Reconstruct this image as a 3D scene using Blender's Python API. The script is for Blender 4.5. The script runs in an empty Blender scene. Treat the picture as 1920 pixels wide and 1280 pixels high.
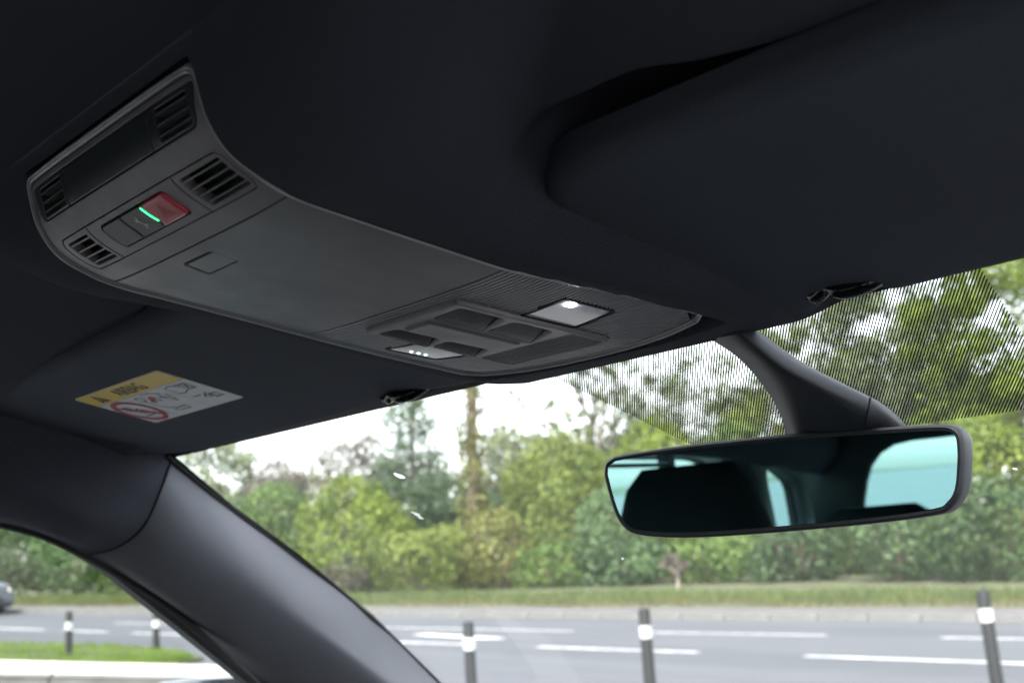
import bpy, bmesh, math, random
import numpy as np
from mathutils import Vector, Matrix
from mathutils.geometry import delaunay_2d_cdt
R = math.radians
random.seed(7)
ZC = 1.30                       # height of the camera above the ground under it
CAM = np.array([.54, 0., ZC])   # x right, y forward, z up; car centre line is x = 0

# ------------------------------------------------------------------ camera, sky, sun, exposure
scn = bpy.context.scene
F, PITCH, ROLL, YAW = 2511., R(10.274), R(3.054), R(49.892)
fw = np.array([-math.sin(YAW)*math.cos(PITCH), math.cos(YAW)*math.cos(PITCH), math.sin(PITCH)])
rt0 = np.array([math.cos(YAW), math.sin(YAW), 0.]); up0 = np.cross(rt0, fw)
rt = rt0*math.cos(ROLL)-up0*math.sin(ROLL); up = up0*math.cos(ROLL)+rt0*math.sin(ROLL)
cam = bpy.data.cameras.new('camera'); cam_o = bpy.data.objects.new('camera', cam)
scn.collection.objects.link(cam_o); scn.camera = cam_o
cam.sensor_width = 36; cam.lens = F/1920*36; cam.clip_start = .02; cam.clip_end = 3000
M = Matrix.Identity(4)
for i in range(3):
    M[i][0], M[i][1], M[i][2], M[i][3] = rt[i], up[i], -fw[i], CAM[i]
cam_o.matrix_world = M
cam.dof.use_dof = True; cam.dof.focus_distance = .72; cam.dof.aperture_fstop = 14

world = bpy.data.worlds.new('World'); scn.world = world; world.use_nodes = True
nt = world.node_tree; bg = nt.nodes['Background']
sky = nt.nodes.new('ShaderNodeTexSky'); sky.sky_type = 'NISHITA'; sky.sun_disc = False
SUN_EL, SUN_AZ = R(48), R(150)
sky.sun_elevation = SUN_EL; sky.sun_rotation = SUN_AZ; sky.air_density = 1.2; sky.dust_density = 3.0
hs = nt.nodes.new('ShaderNodeHueSaturation'); hs.inputs['Saturation'].default_value = .30
nt.links.new(sky.outputs[0], hs.inputs['Color']); nt.links.new(hs.outputs[0], bg.inputs[0])
bg.inputs[1].default_value = .15
sun = bpy.data.lights.new('sun', 'SUN'); sun.energy = 1.4; sun.angle = R(20); sun.color = (1, .96, .9)
sun_o = bpy.data.objects.new('sun', sun); scn.collection.objects.link(sun_o)
sd = Vector((math.sin(SUN_AZ)*math.cos(SUN_EL), math.cos(SUN_AZ)*math.cos(SUN_EL), math.sin(SUN_EL)))
sun_o.rotation_euler = sd.to_track_quat('Z', 'Y').to_euler()
scn.view_settings.view_transform = 'Standard'; scn.view_settings.look = 'None'
scn.view_settings.exposure = 2.35; scn.view_settings.gamma = 1
scn.render.engine = 'CYCLES'
scn.cycles.use_denoising = True
scn.cycles.max_bounces = 10; scn.cycles.diffuse_bounces = 5; scn.cycles.transparent_max_bounces = 32
scn.cycles.sample_clamp_indirect = 6

def ray(px, py):
    return fw*F+rt*(px-960)-up*(py-640)
def at(px, py, d):
    """the place seen in direction (px,py) at horizontal distance d"""
    r = ray(px, py); return CAM+r*(d/math.hypot(r[0], r[1]))
def onx(px, py, x):
    r = ray(px, py); return CAM+r*((x-CAM[0])/r[0])
def onplane(px, py, n, p):
    r = ray(px, py); n = np.array(n, float); return CAM+r*((n@(np.array(p)-CAM))/(n@r))

# ------------------------------------------------------------------ materials
MATS = {}
def nodes(name):
    m = bpy.data.materials.new(name); m.use_nodes = True; MATS[name] = m
    return m, m.node_tree, m.node_tree.nodes['Principled BSDF']
def N(t, typ, **kw):
    n = t.nodes.new(typ)
    for k, v in kw.items():
        if k in n.inputs: n.inputs[k].default_value = v
        else: setattr(n, k, v)
    return n
def mat(name, col, rough=.5, var=.15, nscale=20., bump=0., bscale=200., metal=0., spec=.5, detail=4., coat=0., col2=None, rvar=0., weave=0.):
    m, t, b = nodes(name)
    b.inputs['Roughness'].default_value = rough; b.inputs['Metallic'].default_value = metal
    b.inputs['Specular IOR Level'].default_value = spec; b.inputs['Coat Weight'].default_value = coat
    tc = N(t, 'ShaderNodeTexCoord')
    n = N(t, 'ShaderNodeTexNoise'); n.inputs['Scale'].default_value = nscale; n.inputs['Detail'].default_value = detail
    t.links.new(tc.outputs['Object'], n.inputs['Vector'])
    r = N(t, 'ShaderNodeValToRGB'); r.color_ramp.elements[0].position = .3; r.color_ramp.elements[1].position = .7
    a = [c*(1-var) for c in col]; c2 = col2 or [min(1, c*(1+var)) for c in col]
    r.color_ramp.elements[0].color = (*a, 1); r.color_ramp.elements[1].color = (*c2, 1)
    t.links.new(n.outputs['Fac'], r.inputs[0]); t.links.new(r.outputs[0], b.inputs['Base Color'])
    if rvar:
        mr = N(t, 'ShaderNodeMapRange'); mr.inputs['To Min'].default_value = rough-rvar; mr.inputs['To Max'].default_value = rough+rvar
        n3 = N(t, 'ShaderNodeTexNoise'); n3.inputs['Scale'].default_value = nscale*1.7; n3.inputs['Detail'].default_value = 6
        t.links.new(tc.outputs['Object'], n3.inputs['Vector'])
        t.links.new(n3.outputs['Fac'], mr.inputs['Value']); t.links.new(mr.outputs[0], b.inputs['Roughness'])
    if weave:
        mp0 = N(t, 'ShaderNodeMapping'); mp0.inputs['Rotation'].default_value = (0, 0, R(28)); t.links.new(tc.outputs['Object'], mp0.inputs['Vector'])
        w0 = N(t, 'ShaderNodeTexWave'); w0.inputs['Scale'].default_value = weave; w0.inputs['Distortion'].default_value = 6; w0.inputs['Detail'].default_value = 2; w0.inputs['Detail Scale'].default_value = 3
        t.links.new(mp0.outputs[0], w0.inputs['Vector'])
        mr0 = N(t, 'ShaderNodeMapRange'); mr0.inputs['To Min'].default_value = .90; mr0.inputs['To Max'].default_value = 1.08; t.links.new(w0.outputs['Fac'], mr0.inputs['Value'])
        mu = N(t, 'ShaderNodeVectorMath', operation='SCALE'); t.links.new(r.outputs[0], mu.inputs[0]); t.links.new(mr0.outputs[0], mu.inputs['Scale']); t.links.new(mu.outputs[0], b.inputs['Base Color'])
    if bump:
        n2 = N(t, 'ShaderNodeTexNoise'); n2.inputs['Scale'].default_value = bscale; n2.inputs['Detail'].default_value = 2
        t.links.new(tc.outputs['Object'], n2.inputs['Vector'])
        h = n2.outputs['Fac']
        if weave:
            mp = N(t, 'ShaderNodeMapping'); mp.inputs['Rotation'].default_value = (0, 0, R(28))
            t.links.new(tc.outputs['Object'], mp.inputs['Vector'])
            w = N(t, 'ShaderNodeTexWave'); w.inputs['Scale'].default_value = weave; w.inputs['Distortion'].default_value = 1.5
            w.inputs['Detail'].default_value = 1; w.inputs['Detail Scale'].default_value = 2
            t.links.new(mp.outputs[0], w.inputs['Vector'])
            ad = N(t, 'ShaderNodeMath', operation='ADD'); t.links.new(h, ad.inputs[0]); t.links.new(w.outputs['Fac'], ad.inputs[1]); h = ad.outputs[0]
        bp = N(t, 'ShaderNodeBump'); bp.inputs['Strength'].default_value = bump; bp.inputs['Distance'].default_value = .001
        t.links.new(h, bp.inputs['Height']); t.links.new(bp.outputs[0], b.inputs['Normal'])
    return m
def emit(name, col, st, base=(.8, .8, .8)):
    m, t, b = nodes(name)
    b.inputs['Base Color'].default_value = (*base, 1); b.inputs['Emission Color'].default_value = (*col, 1)
    b.inputs['Emission Strength'].default_value = st; return m
def glass(name, tint, refl=.05, veil=0.):
    m, t, b = nodes(name); t.nodes.remove(b); out = t.nodes['Material Output']
    tr = N(t, 'ShaderNodeBsdfTransparent'); tr.inputs[0].default_value = (*tint, 1)
    gl = N(t, 'ShaderNodeBsdfGlossy'); gl.inputs['Roughness'].default_value = .01; gl.inputs[0].default_value = (1, 1, 1, 1)
    lw = N(t, 'ShaderNodeLayerWeight'); lw.inputs['Blend'].default_value = .5
    pw = N(t, 'ShaderNodeMath', operation='POWER'); pw.inputs[1].default_value = 5
    ma = N(t, 'ShaderNodeMath', operation='MULTIPLY_ADD'); ma.inputs[1].default_value = .30; ma.inputs[2].default_value = refl
    mx = N(t, 'ShaderNodeMixShader')
    t.links.new(lw.outputs['Facing'], pw.inputs[0]); t.links.new(pw.outputs[0], ma.inputs[0]); t.links.new(ma.outputs[0], mx.inputs[0])
    t.links.new(tr.outputs[0], mx.inputs[1]); t.links.new(gl.outputs[0], mx.inputs[2]); t.links.new(mx.outputs[0], out.inputs[0])
    if veil:  # pale translucent film mixed in as a haze that washes out the view
        tl = N(t, 'ShaderNodeBsdfTranslucent'); tl.inputs[0].default_value = (.9, .95, .95, 1)
        tc = N(t, 'ShaderNodeTexCoord'); nz = N(t, 'ShaderNodeTexNoise'); nz.inputs['Scale'].default_value = 9; nz.inputs['Detail'].default_value = 6
        mr = N(t, 'ShaderNodeMapRange'); mr.inputs['To Min'].default_value = veil*.6; mr.inputs['To Max'].default_value = veil*1.4
        t.links.new(tc.outputs['Object'], nz.inputs['Vector']); t.links.new(nz.outputs['Fac'], mr.inputs['Value'])
        m2 = N(t, 'ShaderNodeMixShader'); t.links.new(mr.outputs[0], m2.inputs[0]); t.links.new(mx.outputs[0], m2.inputs[1]); t.links.new(tl.outputs[0], m2.inputs[2])
        t.links.new(m2.outputs[0], out.inputs[0])
    return m
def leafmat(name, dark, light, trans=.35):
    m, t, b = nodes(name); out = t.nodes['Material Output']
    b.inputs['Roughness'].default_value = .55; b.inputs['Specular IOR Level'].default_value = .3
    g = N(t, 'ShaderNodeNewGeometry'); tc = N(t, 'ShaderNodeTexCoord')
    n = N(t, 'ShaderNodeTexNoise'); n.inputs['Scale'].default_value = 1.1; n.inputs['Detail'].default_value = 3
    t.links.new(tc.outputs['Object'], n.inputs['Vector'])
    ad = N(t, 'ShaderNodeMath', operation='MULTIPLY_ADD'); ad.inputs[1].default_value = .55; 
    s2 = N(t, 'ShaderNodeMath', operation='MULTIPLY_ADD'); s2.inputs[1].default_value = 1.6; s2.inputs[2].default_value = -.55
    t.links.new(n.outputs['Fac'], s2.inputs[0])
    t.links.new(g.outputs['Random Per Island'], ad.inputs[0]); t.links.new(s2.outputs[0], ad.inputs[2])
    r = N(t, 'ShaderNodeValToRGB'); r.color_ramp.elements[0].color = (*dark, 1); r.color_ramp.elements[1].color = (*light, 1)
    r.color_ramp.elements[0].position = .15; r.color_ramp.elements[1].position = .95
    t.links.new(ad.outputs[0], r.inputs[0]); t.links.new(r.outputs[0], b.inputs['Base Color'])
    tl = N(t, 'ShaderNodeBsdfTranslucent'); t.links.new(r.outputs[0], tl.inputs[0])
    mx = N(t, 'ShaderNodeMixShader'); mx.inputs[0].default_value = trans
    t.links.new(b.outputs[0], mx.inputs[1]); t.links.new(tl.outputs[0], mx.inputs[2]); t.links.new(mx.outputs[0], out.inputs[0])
    return m
mat('headliner', (.060, .062, .082), .95, .13, 5, .35, 900, weave=210, spec=.2)
mat('visor_cloth', (.072, .082, .105), .9, .11, 6, .3, 1100, weave=210, spec=.25)
mat('console_plastic', (.182, .172, .184), .38, .10, 30, .15, 2200, rvar=.13)
mat('trim_gloss', (.24, .245, .26), .25, .08, 30)
mat('console_dark', (.022, .033, .037), .32, .1, 30, .05, 2500)
mat('piano_black', (.008, .009, .010), .10, .1, 30)
mat('rib_plastic', (.30, .30, .33), .18, .1, 40)
mat('slot_black', (.004, .004, .005), .7, .1, 30)
mat('slat_plastic', (.15, .16, .165), .38, .1, 50)
mat('pillar_plastic', (.084, .088, .104), .62, .05, 14, .15, 2200, rvar=.05)
mat('cover_plastic', (.045, .048, .058), .5, .06, 20, .1, 2400)
mat('rubber', (.010, .010, .011), .6, .1, 50)
mat('red_button', (.78, .085, .12), .32, .08, 60, coat=.2)
mat('button_grey', (.075, .085, .088), .4, .08, 60)
mat('switch_dark', (.030, .037, .043), .30, .08, 60)
mat('icon_grey', (.20, .22, .22), .6, .05, 60)
mat('icon_faint', (.13, .145, .15), .5, .05, 60)
mat('icon_white', (.85, .87, .85), .6, .05, 60)
mat('icon_red', (.42, .05, .07), .5, .05, 60)
emit('led_green', (.03, .9, .22), 1.1, (.05, .6, .2))
emit('led_white', (1, .96, .95), 28.)
emit('led_dim', (.7, 1, 1), .45)
mat('lens_milky', (.42, .42, .52), .14, .05, 60, coat=.4)
mat('lens_clear', (.62, .62, .62), .12, .12, 160)
mat('label_white', (.80, .82, .86), .4, .02, 30)
mat('label_yellow', (.86, .60, .05), .4, .03, 30)
mat('label_black', (.03, .03, .03), .5, .05, 30)
mat('label_red', (.60, .05, .09), .5, .05, 30)
mat('label_line', (.32, .34, .38), .5, .05, 30)
mat('mirror_silver', (.36, .70, .73), .004, 0, 5, metal=1.)
mat('frit', (.004, .004, .005), .5, .1, 50)
leafmat('speck', (.80, .83, .82), (.95, .96, .95), .75)
mat('seat_cloth', (.012, .012, .015), .9, .1, 30, .3, 700)
mat('grey_trim', (.10, .10, .105), .7, .06, 20, .1, 900)
mat('dash', (.05, .05, .052), .7, .1, 20, .2, 900)
mat('car_paint', (.05, .06, .065), .25, .05, 10, coat=.6)
glass('windscreen', (.92, .945, .94), .03, .014)
glass('tinted_glass', (.80, .83, .83), .04)
def road_mat():
    m, t, b = nodes('asphalt'); b.inputs['Roughness'].default_value = .8; b.inputs['Specular IOR Level'].default_value = .35
    tc = N(t, 'ShaderNodeTexCoord'); mp = N(t, 'ShaderNodeMapping'); mp.inputs['Rotation'].default_value = (0, 0, R(-7)); mp.inputs['Scale'].default_value = (.035, .75, 1)
    t.links.new(tc.outputs['Object'], mp.inputs['Vector'])
    n1 = N(t, 'ShaderNodeTexNoise'); n1.inputs['Scale'].default_value = 1.; n1.inputs['Detail'].default_value = 5; t.links.new(mp.outputs[0], n1.inputs['Vector'])
    n2 = N(t, 'ShaderNodeTexNoise'); n2.inputs['Scale'].default_value = 30; n2.inputs['Detail'].default_value = 6; t.links.new(tc.outputs['Object'], n2.inputs['Vector'])
    n3 = N(t, 'ShaderNodeTexNoise'); n3.inputs['Scale'].default_value = .5; n3.inputs['Detail'].default_value = 8; n3.inputs['Roughness'].default_value = .7; t.links.new(tc.outputs['Object'], n3.inputs['Vector'])
    a = N(t, 'ShaderNodeMath', operation='MULTIPLY_ADD'); a.inputs[1].default_value = .55; t.links.new(n1.outputs['Fac'], a.inputs[0])
    a2 = N(t, 'ShaderNodeMath', operation='MULTIPLY_ADD'); a2.inputs[1].default_value = .25; a2.inputs[2].default_value = 0; t.links.new(n2.outputs['Fac'], a2.inputs[0]); t.links.new(a2.outputs[0], a.inputs[2])
    a3 = N(t, 'ShaderNodeMath', operation='MULTIPLY_ADD'); a3.inputs[1].default_value = .25; t.links.new(n3.outputs['Fac'], a3.inputs[0]); t.links.new(a.outputs[0], a3.inputs[2])
    r = N(t, 'ShaderNodeValToRGB'); r.color_ramp.elements[0].position = .36; r.color_ramp.elements[1].position = .68
    r.color_ramp.elements[0].color = (.052, .056, .063, 1); r.color_ramp.elements[1].color = (.098, .103, .112, 1)
    t.links.new(a3.outputs[0], r.inputs[0]); t.links.new(r.outputs[0], b.inputs['Base Color'])
    bp = N(t, 'ShaderNodeBump'); bp.inputs['Strength'].default_value = .5; bp.inputs['Distance'].default_value = .01; t.links.new(n2.outputs['Fac'], bp.inputs['Height']); t.links.new(bp.outputs[0], b.inputs['Normal'])
road_mat()
mat('car_park', (.13, .13, .13), .9, .15, .6, .5, 60, detail=8)
mat('pavement', (.095, .088, .088), .9, .15, 1.5, .4, 60, detail=8)
mat('kerb_stone', (.135, .132, .126), .85, .2, 3, .4, 40)
mat('road_paint', (.56, .56, .55), .7, .35, 5.0, .3, 40, detail=8)
mat('soil', (.085, .072, .05), .95, .3, 1.2, .6, 30, col2=(.09, .11, .04), detail=8)
mat('white_wall', (.70, .68, .62), .85, .08, 2, .3, 40)
mat('wall_side', (.36, .35, .32), .9, .25, 3, .4, 30, detail=8)
mat('bollard_black', (.007, .008, .008), .65, .2, 8, .2, 80)
mat('bollard_white', (.46, .46, .45), .5, .25, 14)
mat('bark', (.11, .085, .06), .9, .35, 3, .8, 30)
mat('bark_pale', (.24, .20, .17), .9, .3, 3, .8, 30)
mat('silver_paint', (.035, .045, .058), .25, .03, 5, metal=.3, coat=.8)
mat('tyre', (.02, .02, .02), .8, .1, 30)
mat('alloy', (.45, .46, .48), .3, .1, 30, metal=.8)
mat('dark_glass', (.02, .025, .03), .05, .1, 3)
emit('headlamp_lit', (1, .80, .38), 1.2)
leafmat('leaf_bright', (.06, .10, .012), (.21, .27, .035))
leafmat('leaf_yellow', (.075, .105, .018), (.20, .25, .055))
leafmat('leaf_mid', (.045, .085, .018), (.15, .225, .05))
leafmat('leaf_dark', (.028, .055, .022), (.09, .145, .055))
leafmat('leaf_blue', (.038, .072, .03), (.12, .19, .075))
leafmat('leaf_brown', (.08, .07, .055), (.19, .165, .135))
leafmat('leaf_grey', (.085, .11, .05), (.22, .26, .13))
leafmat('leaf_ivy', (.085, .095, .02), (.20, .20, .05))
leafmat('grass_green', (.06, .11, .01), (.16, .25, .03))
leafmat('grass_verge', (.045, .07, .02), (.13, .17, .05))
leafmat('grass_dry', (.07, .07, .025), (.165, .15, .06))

# ------------------------------------------------------------------ builders
def link(name, verts, faces, m, parent=None, smooth=40, mats=None, mi=None):
    me = bpy.data.meshes.new(name); me.from_pydata([tuple(map(float, v)) for v in verts], [], faces)
    o = bpy.data.objects.new(name, me); scn.collection.objects.link(o)
    for x in (mats or [m]): me.materials.append(MATS[x])
    if mi: me.polygons.foreach_set('material_index', mi)
    if smooth is not None:
        me.polygons.foreach_set('use_smooth', [True]*len(me.polygons)); me.set_sharp_from_angle(angle=R(smooth))
    me.update()
    if parent is not None: attach(o, parent)
    return o
def attach(o, parent):
    """children carry their vertices in world space of an untransformed build; the parent sits at the thing's base"""
    o.parent = parent
    o.matrix_parent_inverse = Matrix.Translation(-root_loc(parent))
def root_loc(p):
    v = Vector(p.location)
    return v
def thing(name, label, cat, loc=(0, 0, 0), group=None):
    o = bpy.data.objects.new(name, None); scn.collection.objects.link(o); o.empty_display_size = .05
    o.location = loc; o['label'] = label; o['category'] = cat
    if group: o['group'] = group
    return o
def tag(o, label=None, cat=None, group=None, kind=None):
    for k, v in (('label', label), ('category', cat), ('group', group), ('kind', kind)):
        if v: o[k] = v
    return o
def sub(name, verts, faces, m, part, **kw):
    """sub-part under a mesh part (parts have identity transforms)"""
    o = link(name, verts, faces, m, None, **kw); o.parent = part
    o.matrix_parent_inverse = Matrix.Identity(4)
    return o

def resample(loop, step):
    out = []; n = len(loop)
    for i in range(n):
        a = np.array(loop[i], float); b = np.array(loop[(i+1) % n], float)
        k = max(1, int(math.ceil(np.linalg.norm(b-a)/step)))
        for j in range(k): out.append(a+(b-a)*j/k)
    return out
def area2(l):
    return sum(l[i][0]*l[(i+1) % len(l)][1]-l[(i+1) % len(l)][0]*l[i][1] for i in range(len(l)))
def rounded(pts, r, n=4):
    """round the corners of a polygon; r a number or one per corner"""
    out = []; m = len(pts); rr = r if isinstance(r, (list, tuple)) else [r]*m
    for i in range(m):
        p0, p, p1 = (np.array(pts[(i+d) % m], float) for d in (-1, 0, 1))
        if rr[i] <= 0: out.append(tuple(p)); continue
        a = p0-p; b = p1-p; la, lb = np.linalg.norm(a), np.linalg.norm(b)
        d = min(rr[i], la*.48, lb*.48); s = p+a/la*d; e = p+b/lb*d
        for k in range(n+1):
            t = k/n; out.append(tuple((1-t)**2*s+2*t*(1-t)*p+t*t*e))
    return out
def offset(loop, d):
    """inward offset of a ccw loop by d (negative = outward)"""
    n = len(loop); out = []
    for i in range(n):
        p0, p, p1 = (np.array(loop[(i+k) % n], float) for k in (-1, 0, 1))
        e = p1-p0; l = np.linalg.norm(e)
        nrm = np.array([-e[1], e[0]])/l if l > 1e-12 else np.zeros(2)
        out.append(p+nrm*d)
    return out
def inside(p, loop):
    x, y = p; c = False; n = len(loop); j = n-1
    for i in range(n):
        xi, yi = loop[i]; xj, yj = loop[j]
        if (yi > y) != (yj > y) and x < (xj-xi)*(y-yi)/(yj-yi)+xi: c = not c
        j = i
    return c
def plate_geo(fmap, outer, holes=(), h=0., th=.002, prof=None, step=.004, grid=None, back=False):
    """a plate lying on a mapped surface: outline with holes, rounded edge profile [(inset, drop)...], skirt th deep"""
    prof = prof or [(.0004, 0), (.0001, .0001), (0, .0004)]
    outer = resample(outer, step)
    if area2(outer) < 0: outer = outer[::-1]
    hs_ = []
    for hl in holes:
        hl = resample(hl, step)
        if area2(hl) > 0: hl = hl[::-1]
        hs_.append(hl)
    loops = [outer]+hs_
    tops = [offset(l, prof[0][0]) for l in loops]
    vs = []; es = []
    for l in tops:
        b = len(vs); vs += [Vector((p[0], p[1])) for p in l]; es += [(b+i, b+(i+1) % len(l)) for i in range(len(l))]
    if grid:
        xs = [p[0] for p in outer]; ys = [p[1] for p in outer]
        mg = .45*min(grid)
        x = min(xs)+grid[0]*.5
        while x < max(xs):
            y = min(ys)+grid[1]*.5
            while y < max(ys):
                if inside((x, y), tops[0]) and not any(inside((x, y), t) for t in tops[1:]):
                    if all(min((p[0]-x)**2+(p[1]-y)**2 for p in t) > mg*mg for t in tops): vs.append(Vector((x, y)))
                y += grid[1]
            x += grid[0]
    ov, oe, of, *_ = delaunay_2d_cdt(vs, es, [], 0, 1e-9)
    verts = []; faces = []
    for v in ov: verts.append(fmap(v[0], v[1], h-prof[0][1]))
    for f in of:
        c = (sum(ov[i][0] for i in f)/len(f), sum(ov[i][1] for i in f)/len(f))
        if inside(c, tops[0]) and not any(inside(c, t) for t in tops[1:]): faces.append(list(f))
    for l in loops:
        rings = [(offset(l, i), h-d) for i, d in prof]+[(l, h-th)]
        base = len(verts)
        for lp, hh in rings: verts += [fmap(p[0], p[1], hh) for p in lp]
        n = len(l)
        for k in range(len(rings)-1):
            for i in range(n):
                j = (i+1) % n; a = base+k*n
                faces.append([a+i, a+n+i, a+n+j, a+j])
    if back:
        b = len(verts)
        for v in ov: verts.append(fmap(v[0], v[1], h-th))
        for f in [f for f in faces if max(f) < len(ov)]: faces.append([b+i for i in f[::-1]])
    # orientation: (u,v) x h handedness
    p = outer[0]; e = 1e-3
    o0 = np.array(fmap(p[0], p[1], 0)); du = np.array(fmap(p[0]+e, p[1], 0))-o0; dv = np.array(fmap(p[0], p[1]+e, 0))-o0; dh = np.array(fmap(p[0], p[1], e))-o0
    if np.cross(du, dv)@dh < 0: faces = [f[::-1] for f in faces]
    return verts, faces
def plate(name, fmap, outer, holes, m, parent, h=0., th=.002, prof=None, step=.004, grid=None, smooth=35, is_sub=False, back=False):
    v, f = plate_geo(fmap, outer, holes, h, th, prof, step, grid, back)
    return (sub if is_sub else link)(name, v, f, m, parent, smooth=smooth)
def frame(o, ex, ey, n=None):
    o, ex, ey = (np.array(a, float) for a in (o, ex, ey)); n = np.cross(ex, ey) if n is None else np.array(n, float)
    return lambda u, v, h: tuple(o+ex*u+ey*v+n*h)
def stroke_geo(fmap, lines, w, h, base=0):
    """flat printed strokes: polylines in (u,v)"""
    verts = []; faces = []
    for ln in lines:
        for a, b in zip(ln[:-1], ln[1:]):
            a = np.array(a, float); b = np.array(b, float); d = b-a; l = np.linalg.norm(d)
            if l < 1e-9: continue
            d /= l; n = np.array([-d[1], d[0]])*w/2; a2 = a-d*w*.3; b2 = b+d*w*.3
            i = len(verts)
            for p in (a2-n, b2-n, b2+n, a2+n): verts.append(fmap(p[0], p[1], h))
            faces.append([i, i+1, i+2, i+3])
    return verts, faces
def circle(cx, cy, rx, ry=None, n=28, a0=0, a1=2*math.pi):
    ry = ry or rx
    return [(cx+rx*math.cos(a0+(a1-a0)*i/n), cy+ry*math.sin(a0+(a1-a0)*i/n)) for i in range(n+1)]
def box_geo(x0, x1, y0, y1, z0, z1, c=0.):
    bm = bmesh.new(); bmesh.ops.create_cube(bm, size=1)
    for v in bm.verts: v.co = Vector(((x0+x1)/2+v.co.x*(x1-x0), (y0+y1)/2+v.co.y*(y1-y0), (z0+z1)/2+v.co.z*(z1-z0)))
    if c: bmesh.ops.bevel(bm, geom=bm.edges[:], offset=c, segments=2, affect='EDGES')
    v = [tuple(p.co) for p in bm.verts]; f = [[q.index for q in p.verts] for p in bm.faces]; bm.free(); return v, f
def tube_geo(pts, rad, n=8):
    pts = [np.array(p, float) for p in pts]; verts = []; faces = []; rads = rad if isinstance(rad, (list, tuple)) else [rad]*len(pts)
    a = None
    for i, p in enumerate(pts):
        d = pts[min(i+1, len(pts)-1)]-pts[max(i-1, 0)]; d /= np.linalg.norm(d)+1e-12
        if a is None: a = np.cross(d, [0, 0, 1.] if abs(d[2]) < .9 else [1., 0, 0])
        a = a-d*(a@d); a /= np.linalg.norm(a)+1e-12; b = np.cross(d, a)
        for k in range(n):
            t = 2*math.pi*k/n; verts.append(p+(a*math.cos(t)+b*math.sin(t))*rads[i])
    for i in range(len(pts)-1):
        for k in range(n):
            j = (k+1) % n; faces.append([i*n+k, i*n+j, (i+1)*n+j, (i+1)*n+k])
    faces.append(list(range(n))[::-1]); b = (len(pts)-1)*n; faces.append([b+k for k in range(n)])
    return verts, faces
def merge(*gs):
    V = []; Fc = []
    for v, f in gs:
        b = len(V); V += list(v); Fc += [[i+b for i in q] for q in f]
    return V, Fc
def catmull(P, k):
    """smooth interpolation through control points, k steps per span"""
    P = [np.array(p, float) for p in P]; n = len(P); out = []
    for i in range(n-1):
        p0, p1, p2, p3 = P[i-1] if i else 2*P[0]-P[1], P[i], P[i+1], P[i+2] if i+2 < n else 2*P[-1]-P[-2]
        for j in range(k):
            t = j/k; out.append(.5*(2*p1+(p2-p0)*t+(2*p0-5*p1+4*p2-p3)*t*t+(3*p1-p0-3*p2+p3)*t**3))
    out.append(P[-1]); return out
def surf_geo(rows, ku=6, kv=8):
    """spline surface through rows of control points"""
    dense = [catmull(r, ku) for r in rows]
    cols = list(zip(*dense)); cols = [catmull(c, kv) for c in cols]
    nu, nv = len(cols), len(cols[0])
    verts = [cols[i][j] for i in range(nu) for j in range(nv)]
    faces = [[i*nv+j, i*nv+j+1, (i+1)*nv+j+1, (i+1)*nv+j] for i in range(nu-1) for j in range(nv-1)]
    return verts, faces
def flipx(g):
    v, f = g; return [(-p[0], p[1], p[2]) for p in v], [q[::-1] for q in f]
def smooth01(t):
    t = min(1, max(0, t)); return t*t*(3-2*t)

# ------------------------------------------------------------------ ground outside: a plane that climbs gently to the left
K = .03
def gz(x, y=0.): return -K*(x-.54)
def sheet(name, pts, m, lift, kind='structure', parent=None, label=None):
    v = [(x, y, gz(x)+lift) for x, y in pts]
    o = link(name, v, [list(range(len(v)))], m, parent, smooth=None)
    if kind and parent is None: o['kind'] = kind
    if label: o['label'] = label
    return o
def line(y0, m): return lambda x: y0+m*(x+10)
KERB, FARL, MIDL, NEAR = line(19.2, .150), line(15.95, .140), line(12.75, .095), line(8.55, .06)
sheet('ground', [(-500, -400), (500, -400), (500, 600), (-500, 600)], 'soil', -.012)
sheet('car_park', [(-60, -300), (60, -300), (40, NEAR(40)), (-60, NEAR(-60))], 'car_park', -.004)
road = sheet('road', [(-150, NEAR(-150)), (120, NEAR(120)), (120, KERB(120)), (-150, KERB(-150))], 'asphalt', 0)
for f, spans, w, ln_ in ((MIDL, ((-13.95, -11.2), (-9.65, -6.2), (-17.2, -15.2), (-31.8, -28.6), (-27.8, -25.9), (-24.9, -22.6), (-21.4, -18.8), (-4.2, -1.2)), .12, 0),
                         (FARL, ((-14.65, -11.6), (-9.9, -6.6), (-21.8, -16.2), (-30, -25)), .10, 0)):
    for a, b in spans:
        sheet('lane_marking', [(a, f(a)-w/2*1.2), (b, f(b)-w/2*1.2), (b, f(b)+w/2*1.2), (a, f(a)+w/2*1.2)], 'road_paint', .004, parent=road)
sheet('lane_marking', [(-18.3, 13.32), (-16.2, 13.12), (-15.75, 13.3), (-16.1, 13.46), (-18.3, 13.62)], 'road_paint', .004, parent=road)
pv = sheet('pavement', [(-150, KERB(-150)+.14), (120, KERB(120)+.14), (120, KERB(120)+2.0), (-150, KERB(-150)+2.0)], 'pavement', .11)
kb = None
v, f = box_geo(-.452, .452, 0, .13, -.1, .115, .012)
for i in range(84):
    x = -62+i*.915
    if kb is None: kb = link('kerb_stone', v, f, 'kerb_stone', None, smooth=30); o = kb
    else: o = kb.copy(); scn.collection.objects.link(o)
    o.parent = pv; o.location = (x, KERB(x), gz(x)+random.uniform(-.006, .006)); o.rotation_euler = (0, math.atan(K), math.atan(.15)+random.uniform(-.004, .004))
v = []; fc = []
xs = np.linspace(-150, 120, 60)
for i, x in enumerate(xs):
    for j, (d, hh) in enumerate(((2.0, .112), (4, .10), (8, .08), (14, .10), (40, .6))):
        v.append((x, KERB(x)+d, gz(x)+hh+(random.uniform(-.05, .05) if j > 1 else 0)))
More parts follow.
